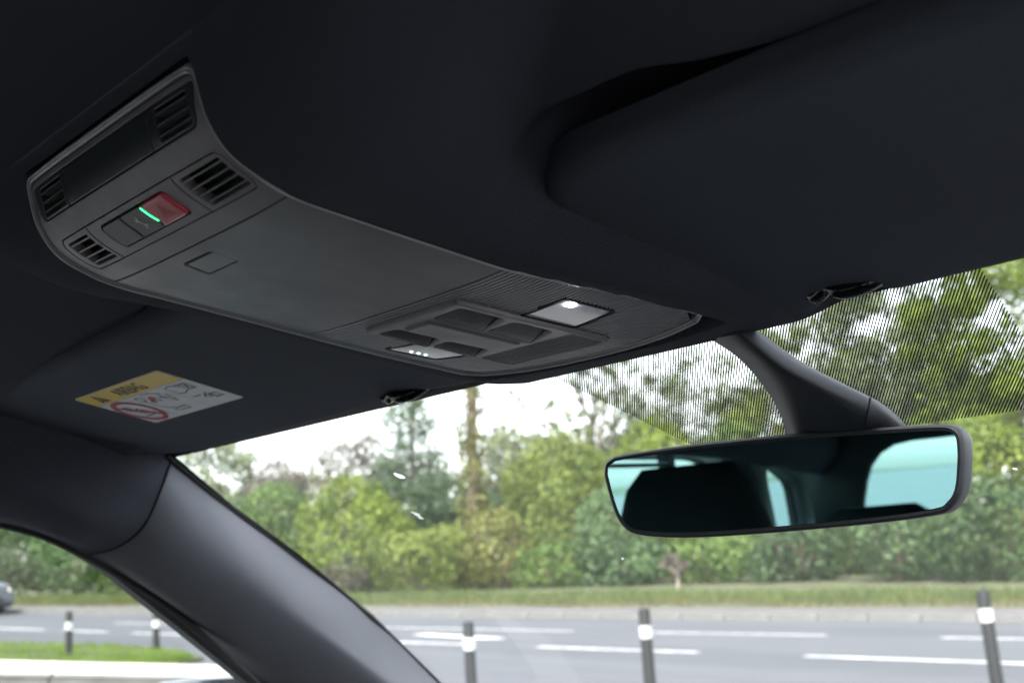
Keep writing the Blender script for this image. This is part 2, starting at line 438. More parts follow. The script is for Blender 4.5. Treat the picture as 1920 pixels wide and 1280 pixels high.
for i in range(len(xs)-1):
    for j in range(4): fc.append([i*5+j, (i+1)*5+j, (i+1)*5+j+1, i*5+j+1])
tag(link('verge', v, fc, 'soil', None, smooth=60), kind='structure')
isl = [(-70, -4), (-19, 4.6), (-16.4, 6.8), (-16.0, 8.0), (-16.5, 8.6), (-18.2, 9.05), (-20.6, 9.15), (-24, 8.35), (-30, 7.4), (-70, 1)]
gp = link('grass_island', *(lambda n: ([(x, y, gz(x)+.05) for x, y in isl]+[(x, y, gz(x)-.05) for x, y in isl], [list(range(n))]+[[i, n+i, n+(i+1) % n, (i+1) % n] for i in range(n)]))(len(isl)), 'soil', None, smooth=None)
gp['kind'] = 'structure'

def quads(name, P, Nn, size, m, parent=None, rng=None, aspect=1.5, upright=False):
    """P (n,3) centres, Nn (n,3) normals: leaf-sized faces"""
    rng = rng or np.random.default_rng(1); n = len(P)
    Nn = Nn/(np.linalg.norm(Nn, axis=1, keepdims=True)+1e-9)
    T = rng.normal(size=(n, 3))
    if upright: T = np.array([[0, 0, 1.]])+rng.normal(size=(n, 3))*.28
    T -= Nn*(T*Nn).sum(1, keepdims=True)*(0 if upright else 1); T /= np.linalg.norm(T, axis=1, keepdims=True)+1e-9
    B = np.cross(Nn, T); B /= np.linalg.norm(B, axis=1, keepdims=True)+1e-9
    s = (size*rng.uniform(.6, 1.4, n))[:, None]
    if upright: V = np.stack([P-B*s*.06, P+B*s*.06, P+T*s*.6+B*s*.04, P+T*s], 1)
    else: V = np.stack([P-T*s*.5*aspect, P-B*s*.5, P+T*s*.5*aspect, P+B*s*.5], 1)
    me = bpy.data.meshes.new(name); me.vertices.add(4*n); me.vertices.foreach_set('co', V.reshape(-1).astype(np.float32))
    me.loops.add(4*n); me.loops.foreach_set('vertex_index', np.arange(4*n, dtype=np.int32))
    me.polygons.add(n); me.polygons.foreach_set('loop_start', np.arange(0, 4*n, 4, dtype=np.int32))
    me.update(calc_edges=True); me.materials.append(MATS[m])
    o = bpy.data.objects.new(name, me); scn.collection.objects.link(o)
    if parent is not None: attach(o, parent)
    return o
rg = np.random.default_rng(11)
def grass(name, n, xr, yf, size, m, label):
    x = rg.uniform(*xr, n); y = yf(x, rg.uniform(0, 1, n)); hh = np.array([hgt(a, b) for a, b in zip(x, y)])
    P = np.stack([x, y, hh-.02], 1); Nn = np.stack([rg.normal(size=n), rg.normal(size=n), rg.normal(size=n)*.15], 1)
    o = quads(name, P, Nn, size, m, rng=rg, upright=True); tag(o, label, 'grass', kind='stuff'); return o
def hgt(x, y):
    d = y-KERB(x)
    if d < -3: return gz(x)+.05
    if d < 2: return gz(x)+.12
    return gz(x)+float(np.interp(d, [2, 4, 8, 14, 40], [.11, .10, .08, .10, .6]))
grass('verge_grass', 26000, (-62, -2), lambda x, t: KERB(x)+2.05+7.*t**1.1+.3*np.sin(x*1.3), .15, 'grass_dry', 'tall tufty dry grass growing on the verge below the hedge')
grass('verge_grass', 22000, (-62, -2), lambda x, t: KERB(x)+3.4+6.*t+.5*np.sin(x*.9), .22, 'grass_verge', 'green grass growing between the dry tufts and the hedge foot')
grass('island_grass', 30000, (-34, -16.1), lambda x, t: (lambda a, b: a+(b-a)*t)(np.interp(x, [-34, -19, -16.4, -16.1], [2.1, 4.7, 6.9, 7.8]), np.interp(x, [-34, -30, -24, -20.6, -18.2, -16.5, -16.1], [6.8, 7.35, 8.3, 9.1, 9.0, 8.5, 8.1])), .085, 'grass_green', 'short bright green grass on the island around two bollards')

# ------------------------------------------------------------------ vegetation beyond the road
def base_at(px, d):
    p = at(px, 1100, d); return np.array([p[0], p[1], hgt(p[0], p[1])])
def crown_pts(lobes, n, rng, shell=.30):
    L = np.array([(*c, *r) for c, r in lobes]); w = (L[:, 3]*L[:, 4]+L[:, 4]*L[:, 5]+L[:, 3]*L[:, 5]); w /= w.sum()
    k = rng.choice(len(L), n, p=w); d = rng.normal(size=(n, 3)); d /= np.linalg.norm(d, axis=1, keepdims=True)
    rr = 1-shell*rng.uniform(0, 1, n)**1.3+rng.normal(size=n)*.06
    P = L[k, :3]+d*L[k, 3:]*rr[:, None]; Nn = d/L[k, 3:]; Nn /= np.linalg.norm(Nn, axis=1, keepdims=True)
    Nn = Nn+rng.normal(size=(n, 3))*.55
    keep = np.ones(n, bool)
    for i in range(len(L)):
        q = (((P-L[i, :3])/L[i, 3:])**2).sum(1); keep &= ~((q < .45) & (k != i))
    return P[keep], Nn[keep]
def limb_tree(p0, h, r0, rng, spread=.5, depth=3, n0=5):
    """trunk with forking limbs; returns geometry and tips"""
    gs = []; tips = []
    def grow(p, d, ln, r, dep):
        pts = [p]; q = p.copy(); dd = d.copy()
        for i in range(4):
            dd = dd+rng.normal(size=3)*.10; dd[2] += .03; dd /= np.linalg.norm(dd); q = q+dd*ln/4; pts.append(q.copy())
        gs.append(tube_geo(pts, [r, r*.88, r*.76, r*.64, r*.5], 6 if dep == depth else 4))
        if dep == 0: tips.append(q); return
        for i in range(n0 if dep == depth else 3):
            t = rng.uniform(.45, 1.); a = pts[min(4, int(t*4))]
            nd = dd+rng.normal(size=3)*spread; nd[2] = abs(nd[2])*.8+.15; nd /= np.linalg.norm(nd)
            grow(np.array(a), nd, ln*rng.uniform(.5, .72), r*.5, dep-1)
    grow(np.array(p0, float), np.array([0, 0, 1.]), h, r0, depth)
    return merge(*gs), tips
def plant(kind, name, label, cat, px, top, hw, d, leaf, seed, n=None, size=.115, nl=16, lo=.0, ovr=.0, group='trees and bushes behind the road verge', bark='bark', tw=1.):
    rng = np.random.default_rng(seed); b = base_at(px, d); tz = at(px, top, d)[2]; H = tz-b[2]; W = hw/F*math.hypot(d, 0)*1.0
    t = thing(name, label, cat, tuple(b), group)
    if kind == 'bush':
        lobes = []
        for i in range(nl):
            a = rng.uniform(0, 2*math.pi); rr = math.sqrt(rng.uniform(0, 1)); zz = rng.uniform(.12, .80)
            env = math.sqrt(max(.05, 1-(max(0, zz-.25)/.8)**2)); s = rng.uniform(.26, .42)
            lobes.append((b+np.array([math.cos(a)*rr*W*.72*env, math.sin(a)*rr*W*.6*env, H*zz*.95]), np.array([W*s, W*s, min(H*s*.75, W*s)*1.0])))
        lobes.append((b+np.array([0, 0, H*.45]), np.array([W*.7, W*.6, H*.5])))
        lobes.append((b+np.array([0, 0, H*.74]), np.array([W*.42, W*.4, H*.26])))
        # stems
        gs = []
        for i in range(4):
            a = rng.uniform(0, 6.28); e = b+np.array([math.cos(a)*W*.4, math.sin(a)*W*.4, H*.6]); gs.append(tube_geo([b+np.array([math.cos(a)*.1, math.sin(a)*.1, -.1]), (b+e)/2+rng.normal(size=3)*.15, e], [.06, .045, .02], 5))
        v, f = merge(*gs); link('stem', v, f, bark, t)
    elif kind == 'conifer':
        lobes = []
        for i in range(nl*2):
            zz = rng.uniform(.08, .97); a = rng.uniform(0, 6.28); env = (1-zz)**.75*.9+.08
            lobes.append((b+np.array([math.cos(a)*W*env*.62, math.sin(a)*W*env*.62, H*zz]), np.array([W*(.20+.34*env), W*(.20+.34*env), H*.09])))
        v, f = tube_geo([b-np.array([0, 0, .1]), b+np.array([.1, 0, H*.5]), b+np.array([0, .1, H*.97])], [.22, .14, .03], 7); link('trunk', v, f, bark, t)
    elif kind == 'tree':
        (v, f), tips = limb_tree(b-np.array([0, 0, .1]), H*.42, max(.10, H*.017), rng, .6, 2, 6); link('trunk', v, f, bark, t)
        lobes = []
        for tp in tips:
            s = rng.uniform(.16, .30)
            lobes.append((tp, np.array([W*s, W*s, W*s*.8])))
        for i in range(nl):
            a = rng.uniform(0, 6.28); zz = rng.uniform(.35+lo, .97); env = math.sqrt(max(.03, 1-((zz-.62)/.42)**2)); rr = math.sqrt(rng.uniform(0, 1)); s = rng.uniform(.12, .27)
            lobes.append((b+np.array([math.cos(a)*rr*W*env, math.sin(a)*rr*W*env*.8, H*zz]), np.array([W*s, W*s, W*s*.8])))
    elif kind == 'ivy':
        lean = np.array([.35, 0, 0]); pts = [b+np.array([0, 0, H*z])+lean*math.sin(z*3)+rng.normal(size=3)*.04 for z in np.linspace(0, 1, 9)]
        v, f = tube_geo(pts, [W*.34*(1-.5*i/8) for i in range(9)], 8); 
        gs = [(v, f)]
        for i in range(7):
            p = pts[rng.integers(3, 9)]; dd = np.array([rng.normal(), rng.normal()*.5, .6]); gs.append(tube_geo([p, p+dd*.6+rng.normal(size=3)*.1, p+dd*1.3], [.07, .04, .015], 5))
        v, f = merge(*gs); link('trunk', v, f, bark, t); lobes = []
        for i in range(26):
            z = rng.uniform(0, 1)**1.4; j = min(7, int(z*8)); s = W*rng.uniform(.55, 1.0)*(1-.62*z)
            lobes.append((pts[j]+rng.normal(size=3)*W*.3*(1-.6*z), np.array([s, s, s*1.5])))
    elif kind == 'bare':
        (v, f), tips = limb_tree(b-np.array([0, 0, .1]), H*.52, max(.07, H*.014), rng, .40, 3, 7); link('trunk', v, f, bark, t)
        lobes = [(tp, np.array([W*.10, W*.10, W*.12])*tw) for tp in tips]
    if n is None: n = int(min(22000, 34*sum((r[0]*r[2]) for c, r in lobes)/size/size*.22))
    P, Nn = crown_pts(lobes, max(300, n), rng, .95 if kind == 'bare' else .75 if kind == 'conifer' else .5 if kind == 'tree' else .34)
    quads('crown' if kind not in ('bare', 'ivy') else 'leaves', P, Nn, size, leaf, t, rng, aspect=3. if kind == 'bare' else 1.5)
    return t
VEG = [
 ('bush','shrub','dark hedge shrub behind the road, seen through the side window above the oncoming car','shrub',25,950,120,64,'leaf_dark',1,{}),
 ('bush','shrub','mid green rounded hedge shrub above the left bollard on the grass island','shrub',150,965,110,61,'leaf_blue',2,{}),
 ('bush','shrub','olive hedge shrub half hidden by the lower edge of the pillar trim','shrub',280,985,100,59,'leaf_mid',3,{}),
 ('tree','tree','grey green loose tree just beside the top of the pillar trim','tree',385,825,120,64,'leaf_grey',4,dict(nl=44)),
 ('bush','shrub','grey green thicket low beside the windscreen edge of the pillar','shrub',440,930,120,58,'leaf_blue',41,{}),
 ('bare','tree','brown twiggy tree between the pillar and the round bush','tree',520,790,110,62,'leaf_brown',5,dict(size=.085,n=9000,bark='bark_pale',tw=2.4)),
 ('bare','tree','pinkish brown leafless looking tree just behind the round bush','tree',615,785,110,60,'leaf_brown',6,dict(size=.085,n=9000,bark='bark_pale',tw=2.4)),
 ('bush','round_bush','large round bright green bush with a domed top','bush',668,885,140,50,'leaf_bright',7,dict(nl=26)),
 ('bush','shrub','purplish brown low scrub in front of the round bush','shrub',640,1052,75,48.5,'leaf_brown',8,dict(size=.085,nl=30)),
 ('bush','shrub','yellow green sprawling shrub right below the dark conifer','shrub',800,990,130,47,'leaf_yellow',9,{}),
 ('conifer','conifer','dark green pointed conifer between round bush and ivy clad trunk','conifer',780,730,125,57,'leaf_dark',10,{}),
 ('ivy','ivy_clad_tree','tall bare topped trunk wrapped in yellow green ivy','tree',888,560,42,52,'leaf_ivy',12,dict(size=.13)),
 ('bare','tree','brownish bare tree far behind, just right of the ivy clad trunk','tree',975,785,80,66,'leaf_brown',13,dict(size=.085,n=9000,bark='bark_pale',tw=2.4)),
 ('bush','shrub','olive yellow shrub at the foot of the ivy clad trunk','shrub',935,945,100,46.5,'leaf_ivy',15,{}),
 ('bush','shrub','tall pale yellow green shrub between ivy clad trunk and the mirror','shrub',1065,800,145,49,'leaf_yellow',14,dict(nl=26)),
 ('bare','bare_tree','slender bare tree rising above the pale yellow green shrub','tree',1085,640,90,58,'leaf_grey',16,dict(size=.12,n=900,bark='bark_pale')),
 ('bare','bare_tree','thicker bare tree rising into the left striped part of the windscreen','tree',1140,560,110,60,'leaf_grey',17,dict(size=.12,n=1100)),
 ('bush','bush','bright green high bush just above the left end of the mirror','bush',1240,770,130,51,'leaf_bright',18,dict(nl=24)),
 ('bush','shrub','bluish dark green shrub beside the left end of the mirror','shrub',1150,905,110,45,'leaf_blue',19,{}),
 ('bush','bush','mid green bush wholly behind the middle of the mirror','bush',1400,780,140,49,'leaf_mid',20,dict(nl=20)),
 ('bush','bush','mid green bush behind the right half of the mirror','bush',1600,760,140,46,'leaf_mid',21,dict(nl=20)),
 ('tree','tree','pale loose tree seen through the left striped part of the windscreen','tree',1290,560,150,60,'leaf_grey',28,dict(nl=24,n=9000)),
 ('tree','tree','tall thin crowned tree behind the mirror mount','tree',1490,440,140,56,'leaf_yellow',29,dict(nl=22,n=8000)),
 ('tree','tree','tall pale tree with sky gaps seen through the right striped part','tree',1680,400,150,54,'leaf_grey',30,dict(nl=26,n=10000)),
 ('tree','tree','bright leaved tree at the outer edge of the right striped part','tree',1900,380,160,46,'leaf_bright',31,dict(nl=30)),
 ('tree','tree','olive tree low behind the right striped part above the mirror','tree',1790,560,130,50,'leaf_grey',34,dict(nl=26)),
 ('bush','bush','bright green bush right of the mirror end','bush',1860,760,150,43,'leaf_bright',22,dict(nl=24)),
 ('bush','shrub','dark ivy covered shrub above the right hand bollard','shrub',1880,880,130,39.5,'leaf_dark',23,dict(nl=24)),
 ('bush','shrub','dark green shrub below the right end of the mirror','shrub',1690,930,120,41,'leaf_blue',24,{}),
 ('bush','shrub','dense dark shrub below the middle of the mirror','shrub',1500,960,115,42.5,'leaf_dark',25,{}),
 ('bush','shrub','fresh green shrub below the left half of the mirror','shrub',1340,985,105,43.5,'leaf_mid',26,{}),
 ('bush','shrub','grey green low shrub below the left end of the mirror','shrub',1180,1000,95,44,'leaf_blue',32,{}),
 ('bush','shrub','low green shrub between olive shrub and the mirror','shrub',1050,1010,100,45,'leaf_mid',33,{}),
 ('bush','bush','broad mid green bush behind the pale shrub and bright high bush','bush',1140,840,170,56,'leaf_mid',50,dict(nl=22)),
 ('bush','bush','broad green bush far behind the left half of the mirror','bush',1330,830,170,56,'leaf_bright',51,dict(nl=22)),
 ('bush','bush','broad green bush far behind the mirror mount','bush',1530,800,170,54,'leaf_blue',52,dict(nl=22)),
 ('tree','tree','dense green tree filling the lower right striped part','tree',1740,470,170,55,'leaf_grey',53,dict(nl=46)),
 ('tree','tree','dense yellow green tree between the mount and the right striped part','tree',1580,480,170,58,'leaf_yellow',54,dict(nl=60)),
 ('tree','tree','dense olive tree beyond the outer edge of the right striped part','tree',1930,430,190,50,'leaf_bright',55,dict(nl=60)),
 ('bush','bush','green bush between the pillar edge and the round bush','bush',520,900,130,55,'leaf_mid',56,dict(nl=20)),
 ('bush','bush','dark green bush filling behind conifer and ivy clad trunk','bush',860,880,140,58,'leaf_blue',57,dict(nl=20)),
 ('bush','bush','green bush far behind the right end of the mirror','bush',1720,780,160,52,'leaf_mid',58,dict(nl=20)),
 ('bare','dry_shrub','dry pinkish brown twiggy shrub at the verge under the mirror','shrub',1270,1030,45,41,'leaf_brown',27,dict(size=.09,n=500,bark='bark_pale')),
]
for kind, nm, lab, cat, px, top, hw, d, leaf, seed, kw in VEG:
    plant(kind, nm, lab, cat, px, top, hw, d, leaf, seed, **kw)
# the wood that goes on behind and to both sides
lobes = []
for i in range(260):
    x = rg.uniform(-150, 60); dd = rg.uniform(24, 44); s = rg.uniform(1.0, 2.4)
    y = KERB(x)+dd; hmax = 5.6 if x < -28 else 4.6
    lobes.append((np.array([x, y, hgt(x, y)+rg.uniform(.5, hmax)]), np.array([s, s, s*.9])))
P, Nn = crown_pts(lobes, 90000, rg, .6)
tag(quads('distant_wood', P, Nn, .22, 'leaf_grey', rng=rg), 'greyish wood that runs on behind the hedge trees', 'wood', kind='stuff')

# ------------------------------------------------------------------ bollards, low wall, oncoming car
def bollard(x, y, h, r, lean, label):
    b = Vector((x, y, gz(x)+(.03 if x < -16 else 0)))
    t = thing('bollard', label, 'bollard', b, 'black bollards with a white band along the road edge')
    top = np.array([x+lean[0], y+lean[1], b.z+h]); bs = np.array([x, y, b.z-.05])
    P = lambda k: bs+(top-bs)*k
    v, f = tube_geo([P(0), P(.5), P(.975), P(.992), P(1)], [r*1.04, r, r*.97, r*.9, r*.6], 16); link('post', v, f, 'bollard_black', t, smooth=40)
    k0, k1 = 1-.26/h*.95, 1-.15/h*.95
    v, f = tube_geo([P(k0), P(k1)], [r*1.05, r*1.05], 16); link('reflective_band', v, f, 'bollard_white', t, smooth=40)
    return t
bollard(-18.865, 7.67, .65, .05, (0, 0), 'black bollard with white band at the wall end of the grass island')
bollard(-18.434, 8.816, .62, .05, (0, 0), 'black bollard with white band on the road edge of the grass island')
bollard(-9.78, 7.97, .67, .053, (-.005, -.006), 'black bollard with white band beside the foot of the pillar trim')
bollard(-8.165, 8.728, .77, .053, (-.01, -.008), 'black bollard with white band standing by the longest lane dash below the mirror')
bollard(-5.70, 10.29, .865, .055, (-.035, -.02), 'leaning black bollard with white band below the right end of the mirror')
wa3, wb3 = at(-260, 1231, 9.3), at(520, 1249, 10.6)
wa, wb = wa3[:2], wb3[:2]
wl = thing('low_wall', 'low white topped concrete wall in front of the grass island', 'wall', ((wa+wb)[0]/2, (wa+wb)[1]/2, gz((wa+wb)[0]/2)))
wd = (wb-wa)/np.linalg.norm(wb-wa); wn = np.array([wd[1], -wd[0]]); WL = np.linalg.norm(wb-wa)
def wbox(name, s0, s1, t0, t1, z0, z1, m, c=.01):
    v, f = box_geo(s0, s1, t0, t1, z0, z1, c); P = []
    for p in v:
        q = wa+wd*p[0]+wn*p[1]; P.append((q[0], q[1], wa3[2]+(wb3[2]-wa3[2])*p[0]/WL+p[2]-.60))
    return link(name, P, f, m, wl, smooth=30)
s = 0.
while s < WL-.3:
    e = min(WL, s+1.15); wbox('wall_panel', s+.006, e-.006, -.10, .10, -.35, .50, 'wall_side')
    wbox('coping_stone', s+.003, e-.003, -.19, .16, .503, .60, 'white_wall', .015); s += 1.15
# car at the far side of the road
def bear(x, y):   # picture column of a place on the road
    v = np.array([x, y, gz(x)+.5])-CAM; return 960+F*(v@rt)/(v@fw)
def far_car():
    x1 = min(np.arange(-60, -30, .05), key=lambda x: abs(bear(x, KERB(x)-2.1)+84)); y0 = KERB(x1)-1.25; th = math.atan(.15)
    t = thing('oncoming_car', 'silver blue hatchback with lit headlamp driving along the far side', 'car', (x1, y0, gz(x1)))
    ex = np.array([math.cos(th), math.sin(th), -K]); ey = np.array([-math.sin(th), math.cos(th), 0]); ez = np.array([0, 0, 1.])
    o = np.array([x1, y0, gz(x1)])
    def W(a, b, c): return o+ex*a+ey*b+ez*c
    prof = [(-4.1, .35), (-4.15, .75), (-4.05, .95), (-3.85, 1.38), (-3.4, 1.47), (-2.3, 1.48), (-1.75, 1.40), (-1.05, .98), (-.35, .88), (-.08, .76), (0, .58), (-.02, .30), (-.2, .2), (-3.9, .22)]
    rows = []
    V = []; Fc = []
    for b, sc in ((-.88, .0), (-.86, .02), (.86, .02), (.88, .0)): pass
    secs = [(-.80, .985), (-.875, .95), (-.875, .95), (.875, .95), (.80, .985)]
    n = len(prof)
    cx, cz = -2.05, .65
    for b, k in ((-.66, .96), (-.84, .985), (-.88, .0), (.88, .0), (.84, .985), (.66, .96)):
        for a, z in prof:
            kk = 1 if k == 0 else k
            bb = b
            if z > .95: bb = b*(1-.22*(z-.95)/.5)
            V.append(W(cx+(a-cx)*kk, bb, cz+(z-cz)*kk))
    for r in range(5):
        for i in range(n):
            j = (i+1) % n; Fc.append([r*n+i, (r+1)*n+i, (r+1)*n+j, r*n+j])
    Fc.append(list(range(n))); Fc.append([5*n+i for i in range(n)][::-1])
    body = link('body', V, Fc, 'silver_paint', t, smooth=50)
    def quadp(name, pts, m, par=t):
        v = [W(*p) for p in pts]; v2 = [W(p[0]+.012, p[1]-(.012 if p[1] < 0 else -.012), p[2]+.006) for p in pts]; k = len(v)
        return link(name, v2+v, [list(range(k)), ]+[[i, k+i, k+(i+1) % k, (i+1) % k] for i in range(k)], m, par, smooth=None)
    for sg in (-1, 1):
        quadp('side_window', [(-3.7, sg*.845, 1.0), (-3.5, sg*.735, 1.36), (-2.5, sg*.715, 1.42), (-2.45, sg*.86, .99)], 'dark_glass')
        quadp('side_window', [(-2.38, sg*.86, .99), (-2.4, sg*.715, 1.42), (-1.85, sg*.735, 1.36), (-1.25, sg*.86, .99)], 'dark_glass')
    quadp('windscreen', [(-1.10, -.76, 1.02), (-1.10, .76, 1.02), (-1.70, .62, 1.39), (-1.70, -.62, 1.39)], 'dark_glass')
    for sg in (-1, 1):
        quadp('headlight', [(-.28, sg*.885, .62), (-.05, sg*.80, .60), (-.06, sg*.74, .76), (-.34, sg*.86, .80)], 'headlamp_lit')
    quadp('grille', [(.005, -.5, .36), (.005, .5, .36), (.0, .5, .52), (.0, -.5, .52)], 'bollard_black')
    quadp('number_plate', [(.02, -.26, .40), (.02, .26, .40), (.02, .26, .50), (.02, -.26, .50)], 'road_paint')
    for a in (-.78, -3.35):
        for sg in (-1, 1):
            ty, tf = tube_geo([W(a, sg*.66, .31), W(a, sg*.70, .31), W(a, sg*.86, .31), W(a, sg*.895, .31)], [.28, .31, .31, .28], 22); wv = link('wheel', ty, tf, 'tyre', t, smooth=40)
            rv, rf = tube_geo([W(a, sg*.80, .31), W(a, sg*.90, .31)], [.20, .19], 18); sub('rim', rv, rf, 'alloy', wv)
            wv_loc = wv
    for sg in (-1, 1):
        v, f = box_geo(-1.32, -1.16, sg*.98-.09, sg*.98+.09, .95, 1.07, .03); link('wing_mirror', [W(*p) for p in v], f, 'silver_paint', t, smooth=40)
    return t
far_car()

# ------------------------------------------------------------------ the car we sit in
# console profile (y, z) along the centre line, rear to front; arc length s is 0 at the rear rim
PROF = [(.2225, .2125), (.2257, .2015), (.2305, .184), (.240, .1705), (.2555, .1618), (.269, .1572), (.300, .1520), (.340, .1458), (.381, .1395), (.420, .1347), (.460, .1302), (.503, .1254), (.53, .1240), (.56, .1265)]
def _dense():
    P = np.array(PROF); out = []; n = len(P); tj = lambda a, b: max(np.linalg.norm(b-a), 1e-6)**.5
    for i in range(n-1):
        p0, p1, p2, p3 = P[max(i-1, 0)], P[i], P[i+1], P[min(i+2, n-1)]
        t2 = tj(p1, p2); t1 = tj(p0, p1) if i else t2; t3 = tj(p2, p3) if i < n-2 else t2
        m1 = ((p1-p0)/t1-(p2-p0)/(t1+t2)+(p2-p1)/t2)*t2 if i else p2-p1
        m2 = ((p2-p1)/t2-(p3-p1)/(t2+t3)+(p3-p2)/t3)*t2 if i < n-2 else p2-p1
        for u in np.linspace(0, 1, 24, endpoint=False):
            out.append((2*u**3-3*u**2+1)*p1+(u**3-2*u**2+u)*m1+(-2*u**3+3*u**2)*p2+(u**3-u**2)*m2)
    out.append(P[-1]); return np.array(out)
PD = _dense(); PS = np.concatenate([[0], np.cumsum(np.linalg.norm(np.diff(PD, axis=0), axis=1))])
PS -= np.interp(.2257, PD[:, 0], PS)
PT = np.gradient(PD, PS, axis=0)
def S(u, s, h):
    """console surface in millimetres: u across, s along, h proud of it into the cabin"""
    s *= .001; u *= .001; h *= .001
    y = np.interp(s, PS, PD[:, 0]); z = np.interp(s, PS, PD[:, 1]); ty = np.interp(s, PS, PT[:, 0]); tz = np.interp(s, PS, PT[:, 1])
    l = math.hypot(ty, tz); ty /= l; tz /= l
    c = -.0022*(abs(u)/.09)**4                      # soft crown towards the long edges
    hh = h+c
    return (u, y+tz*hh, z-ty*hh+ZC)
def half_w(s): return float(np.interp(s, [-8, 20, 40, 66, 110, 150, 180, 230, 260, 290, 330], [90, 90.5, 91, 89, 88, 88, 88.5, 95, 98.5, 99.5, 99.5]))
def console_outline(inset=0., s0=-5., sf=316.):
    L = []
    ss = list(np.linspace(s0+inset, sf-19, 40))
    right = [(half_w(s)-inset, s) for s in ss]
    fr = [(u, sf-inset-13*(u/97)**2) for u in np.linspace(90-inset, -(90-inset), 25)]
    left = [(-a, b) for a, b in right[::-1]]
    pts = right+fr+left
    # soft corners at the rear
    q = rounded([right[3], right[0], left[-1], left[-4]], [0, 7, 7, 0], 5)[1:-1]
    return right[3:]+fr+left[:-3]+q[::-1][::-1][::-1] if False else right[3:]+fr+left[:-3]+list(reversed(q))
oc = thing('overhead_console', 'dark grey plastic overhead console with vents, red button and lit lamp', 'console', (0, .3, .15+ZC))
def cp(name, outer, holes, m, h=0., th=2., rd=None, par=None, step=3., grid=(14, 3.5), prof=None, smooth=35):
    outer = rounded(outer, rd) if rd is not None else outer
    return plate(name, S, outer, holes, m, par or oc, h, th, prof or [(.5, 0), (.15, .12), (0, .5)], step, grid, smooth, is_sub=par is not None)
def rect(u0, u1, s0, s1, r=0., n=4):
    p = [(u0, s0), (u1, s0), (u1, s1), (u0, s1)]; return rounded(p, r, n) if r else p
# backing behind every gap
cp('backing', console_outline(3), [], 'slot_black', h=-5.5, th=1, grid=(16, 4))
cp('trim_frame', console_outline(0), [console_outline(3.6)], 'trim_gloss', h=1.1, th=7, grid=None, prof=[(1.3, 0), (.6, .15), (.15, .6), (0, 1.4)])
bead = resample(console_outline(1.5), 4.); bead = bead+[bead[0], bead[1]]
mat('bead_highlight', (.40, .41, .43), .38, .05, 30)  # paler than the trim: the bright edge highlight is put into this colour
v, f = tube_geo([S(p[0], p[1], 1.15) for p in bead], .00062, 6); link('highlight_bead', v, f, 'bead_highlight', oc, smooth=60)
# rear shell with openings
UP = rounded([(-85, 1.6), (84.5, 1.6), (80, 19.6), (-80, 19.6)], [3, 3, 4, 4])
RW = rounded([(-44.6, 30.6), (-74, 30.9), (-77.5, 34), (-78, 51), (-74.5, 54.8), (-45.6, 54.6), (43.2, 54.6), (79.6, 55.2), (83.4, 51.5), (84, 35), (80, 31.3), (43.6, 30.8)], [0, 1.5, 3, 3, 1.5, 0, 0, 1.5, 3, 3, 1.5, 0])
def clip_s(loop, s0, s1):
    """part of the console outline between two arc lengths"""
    R_ = sorted([p for p in loop if p[0] > 0 and s0 < p[1] < s1], key=lambda p: p[1])
    w0, w1 = half_w(s0), half_w(s1); ins = half_w(R_[len(R_)//2][1])-R_[len(R_)//2][0]
    r = [(w0-ins, s0)]+R_+[(w1-ins, s1)]
    return r+[(-a, b) for a, b in r[::-1]]
lp = console_outline(4.0)
rear = [p for p in lp if p[1] < 66.2]
rr_ = sorted([p for p in rear if p[0] > 0], key=lambda p: (p[1], p[0])); 
rear_loop = [(half_w(66.2)-4, 66.2)]+[p for p in reversed(rr_)]+[(-p[0], p[1]) for p in rr_]+[(-(half_w(66.2)-4), 66.2)]
cp('rear_shell', rear_loop, [UP, RW], 'console_plastic', th=6, grid=(12, 2.2), step=2.2)
# upper panel: dark cover and two vents
def vent(name, outer, holes_rect, m, nslat, h=-.3, tilt=1.6, mslat=None, shift=0):
    g = cp(name, outer, [holes_rect], m, h=h, th=5, grid=(8, 2.5), step=2.)
    us = [p[0] for p in holes_rect]; ss = [p[1] for p in holes_rect]; u0, u1, s0, s1 = min(us), max(us), min(ss), max(ss)
    for i in range(nslat):
        sc = s0+(s1-s0)*(i+.5+shift)/nslat; w = .62
        pts = []
        for u in np.linspace(u0-.6, u1+.6, 7):
            for ds, hh in ((-w, h-.35), (w*.4, h-.2), (w*2.1, h-4.6), (w*1.1, h-4.6)): pts.append(S(u, sc+ds, hh))
        fs = [[a*4+k, a*4+(k+1) % 4, a*4+4+(k+1) % 4, a*4+4+k] for a in range(6) for k in range(4)]+[[0, 1, 2, 3], [27, 26, 25, 24]]
        sub('slat', pts, fs, mslat or m, g, smooth=30)
    return g
cp('cover_panel', rounded([(-47.5, 2.2), (44.4, 2.2), (42.2, 19.0), (-47.2, 19.0)], 1.), [], 'console_dark', h=-.3, th=5, grid=(12, 2.5), step=2.)
vent('vent_grille', rounded([(45.0, 2.2), (83.4, 2.2), (79.2, 19.0), (42.8, 19.0)], [.6, 2.5, 3.5, .6]), rect(51, 77, 3.9, 17.4, .8), 'console_dark', 3, mslat='slat_plastic')
vent('vent_grille', rounded([(-84, 2.2), (-48.1, 2.2), (-47.8, 19.0), (-79.4, 19.0)], [2.5, .6, .6, 3.5]), rect(-76.5, -50, 3.9, 17.4, .8), 'console_dark', 3, mslat='slat_plastic')
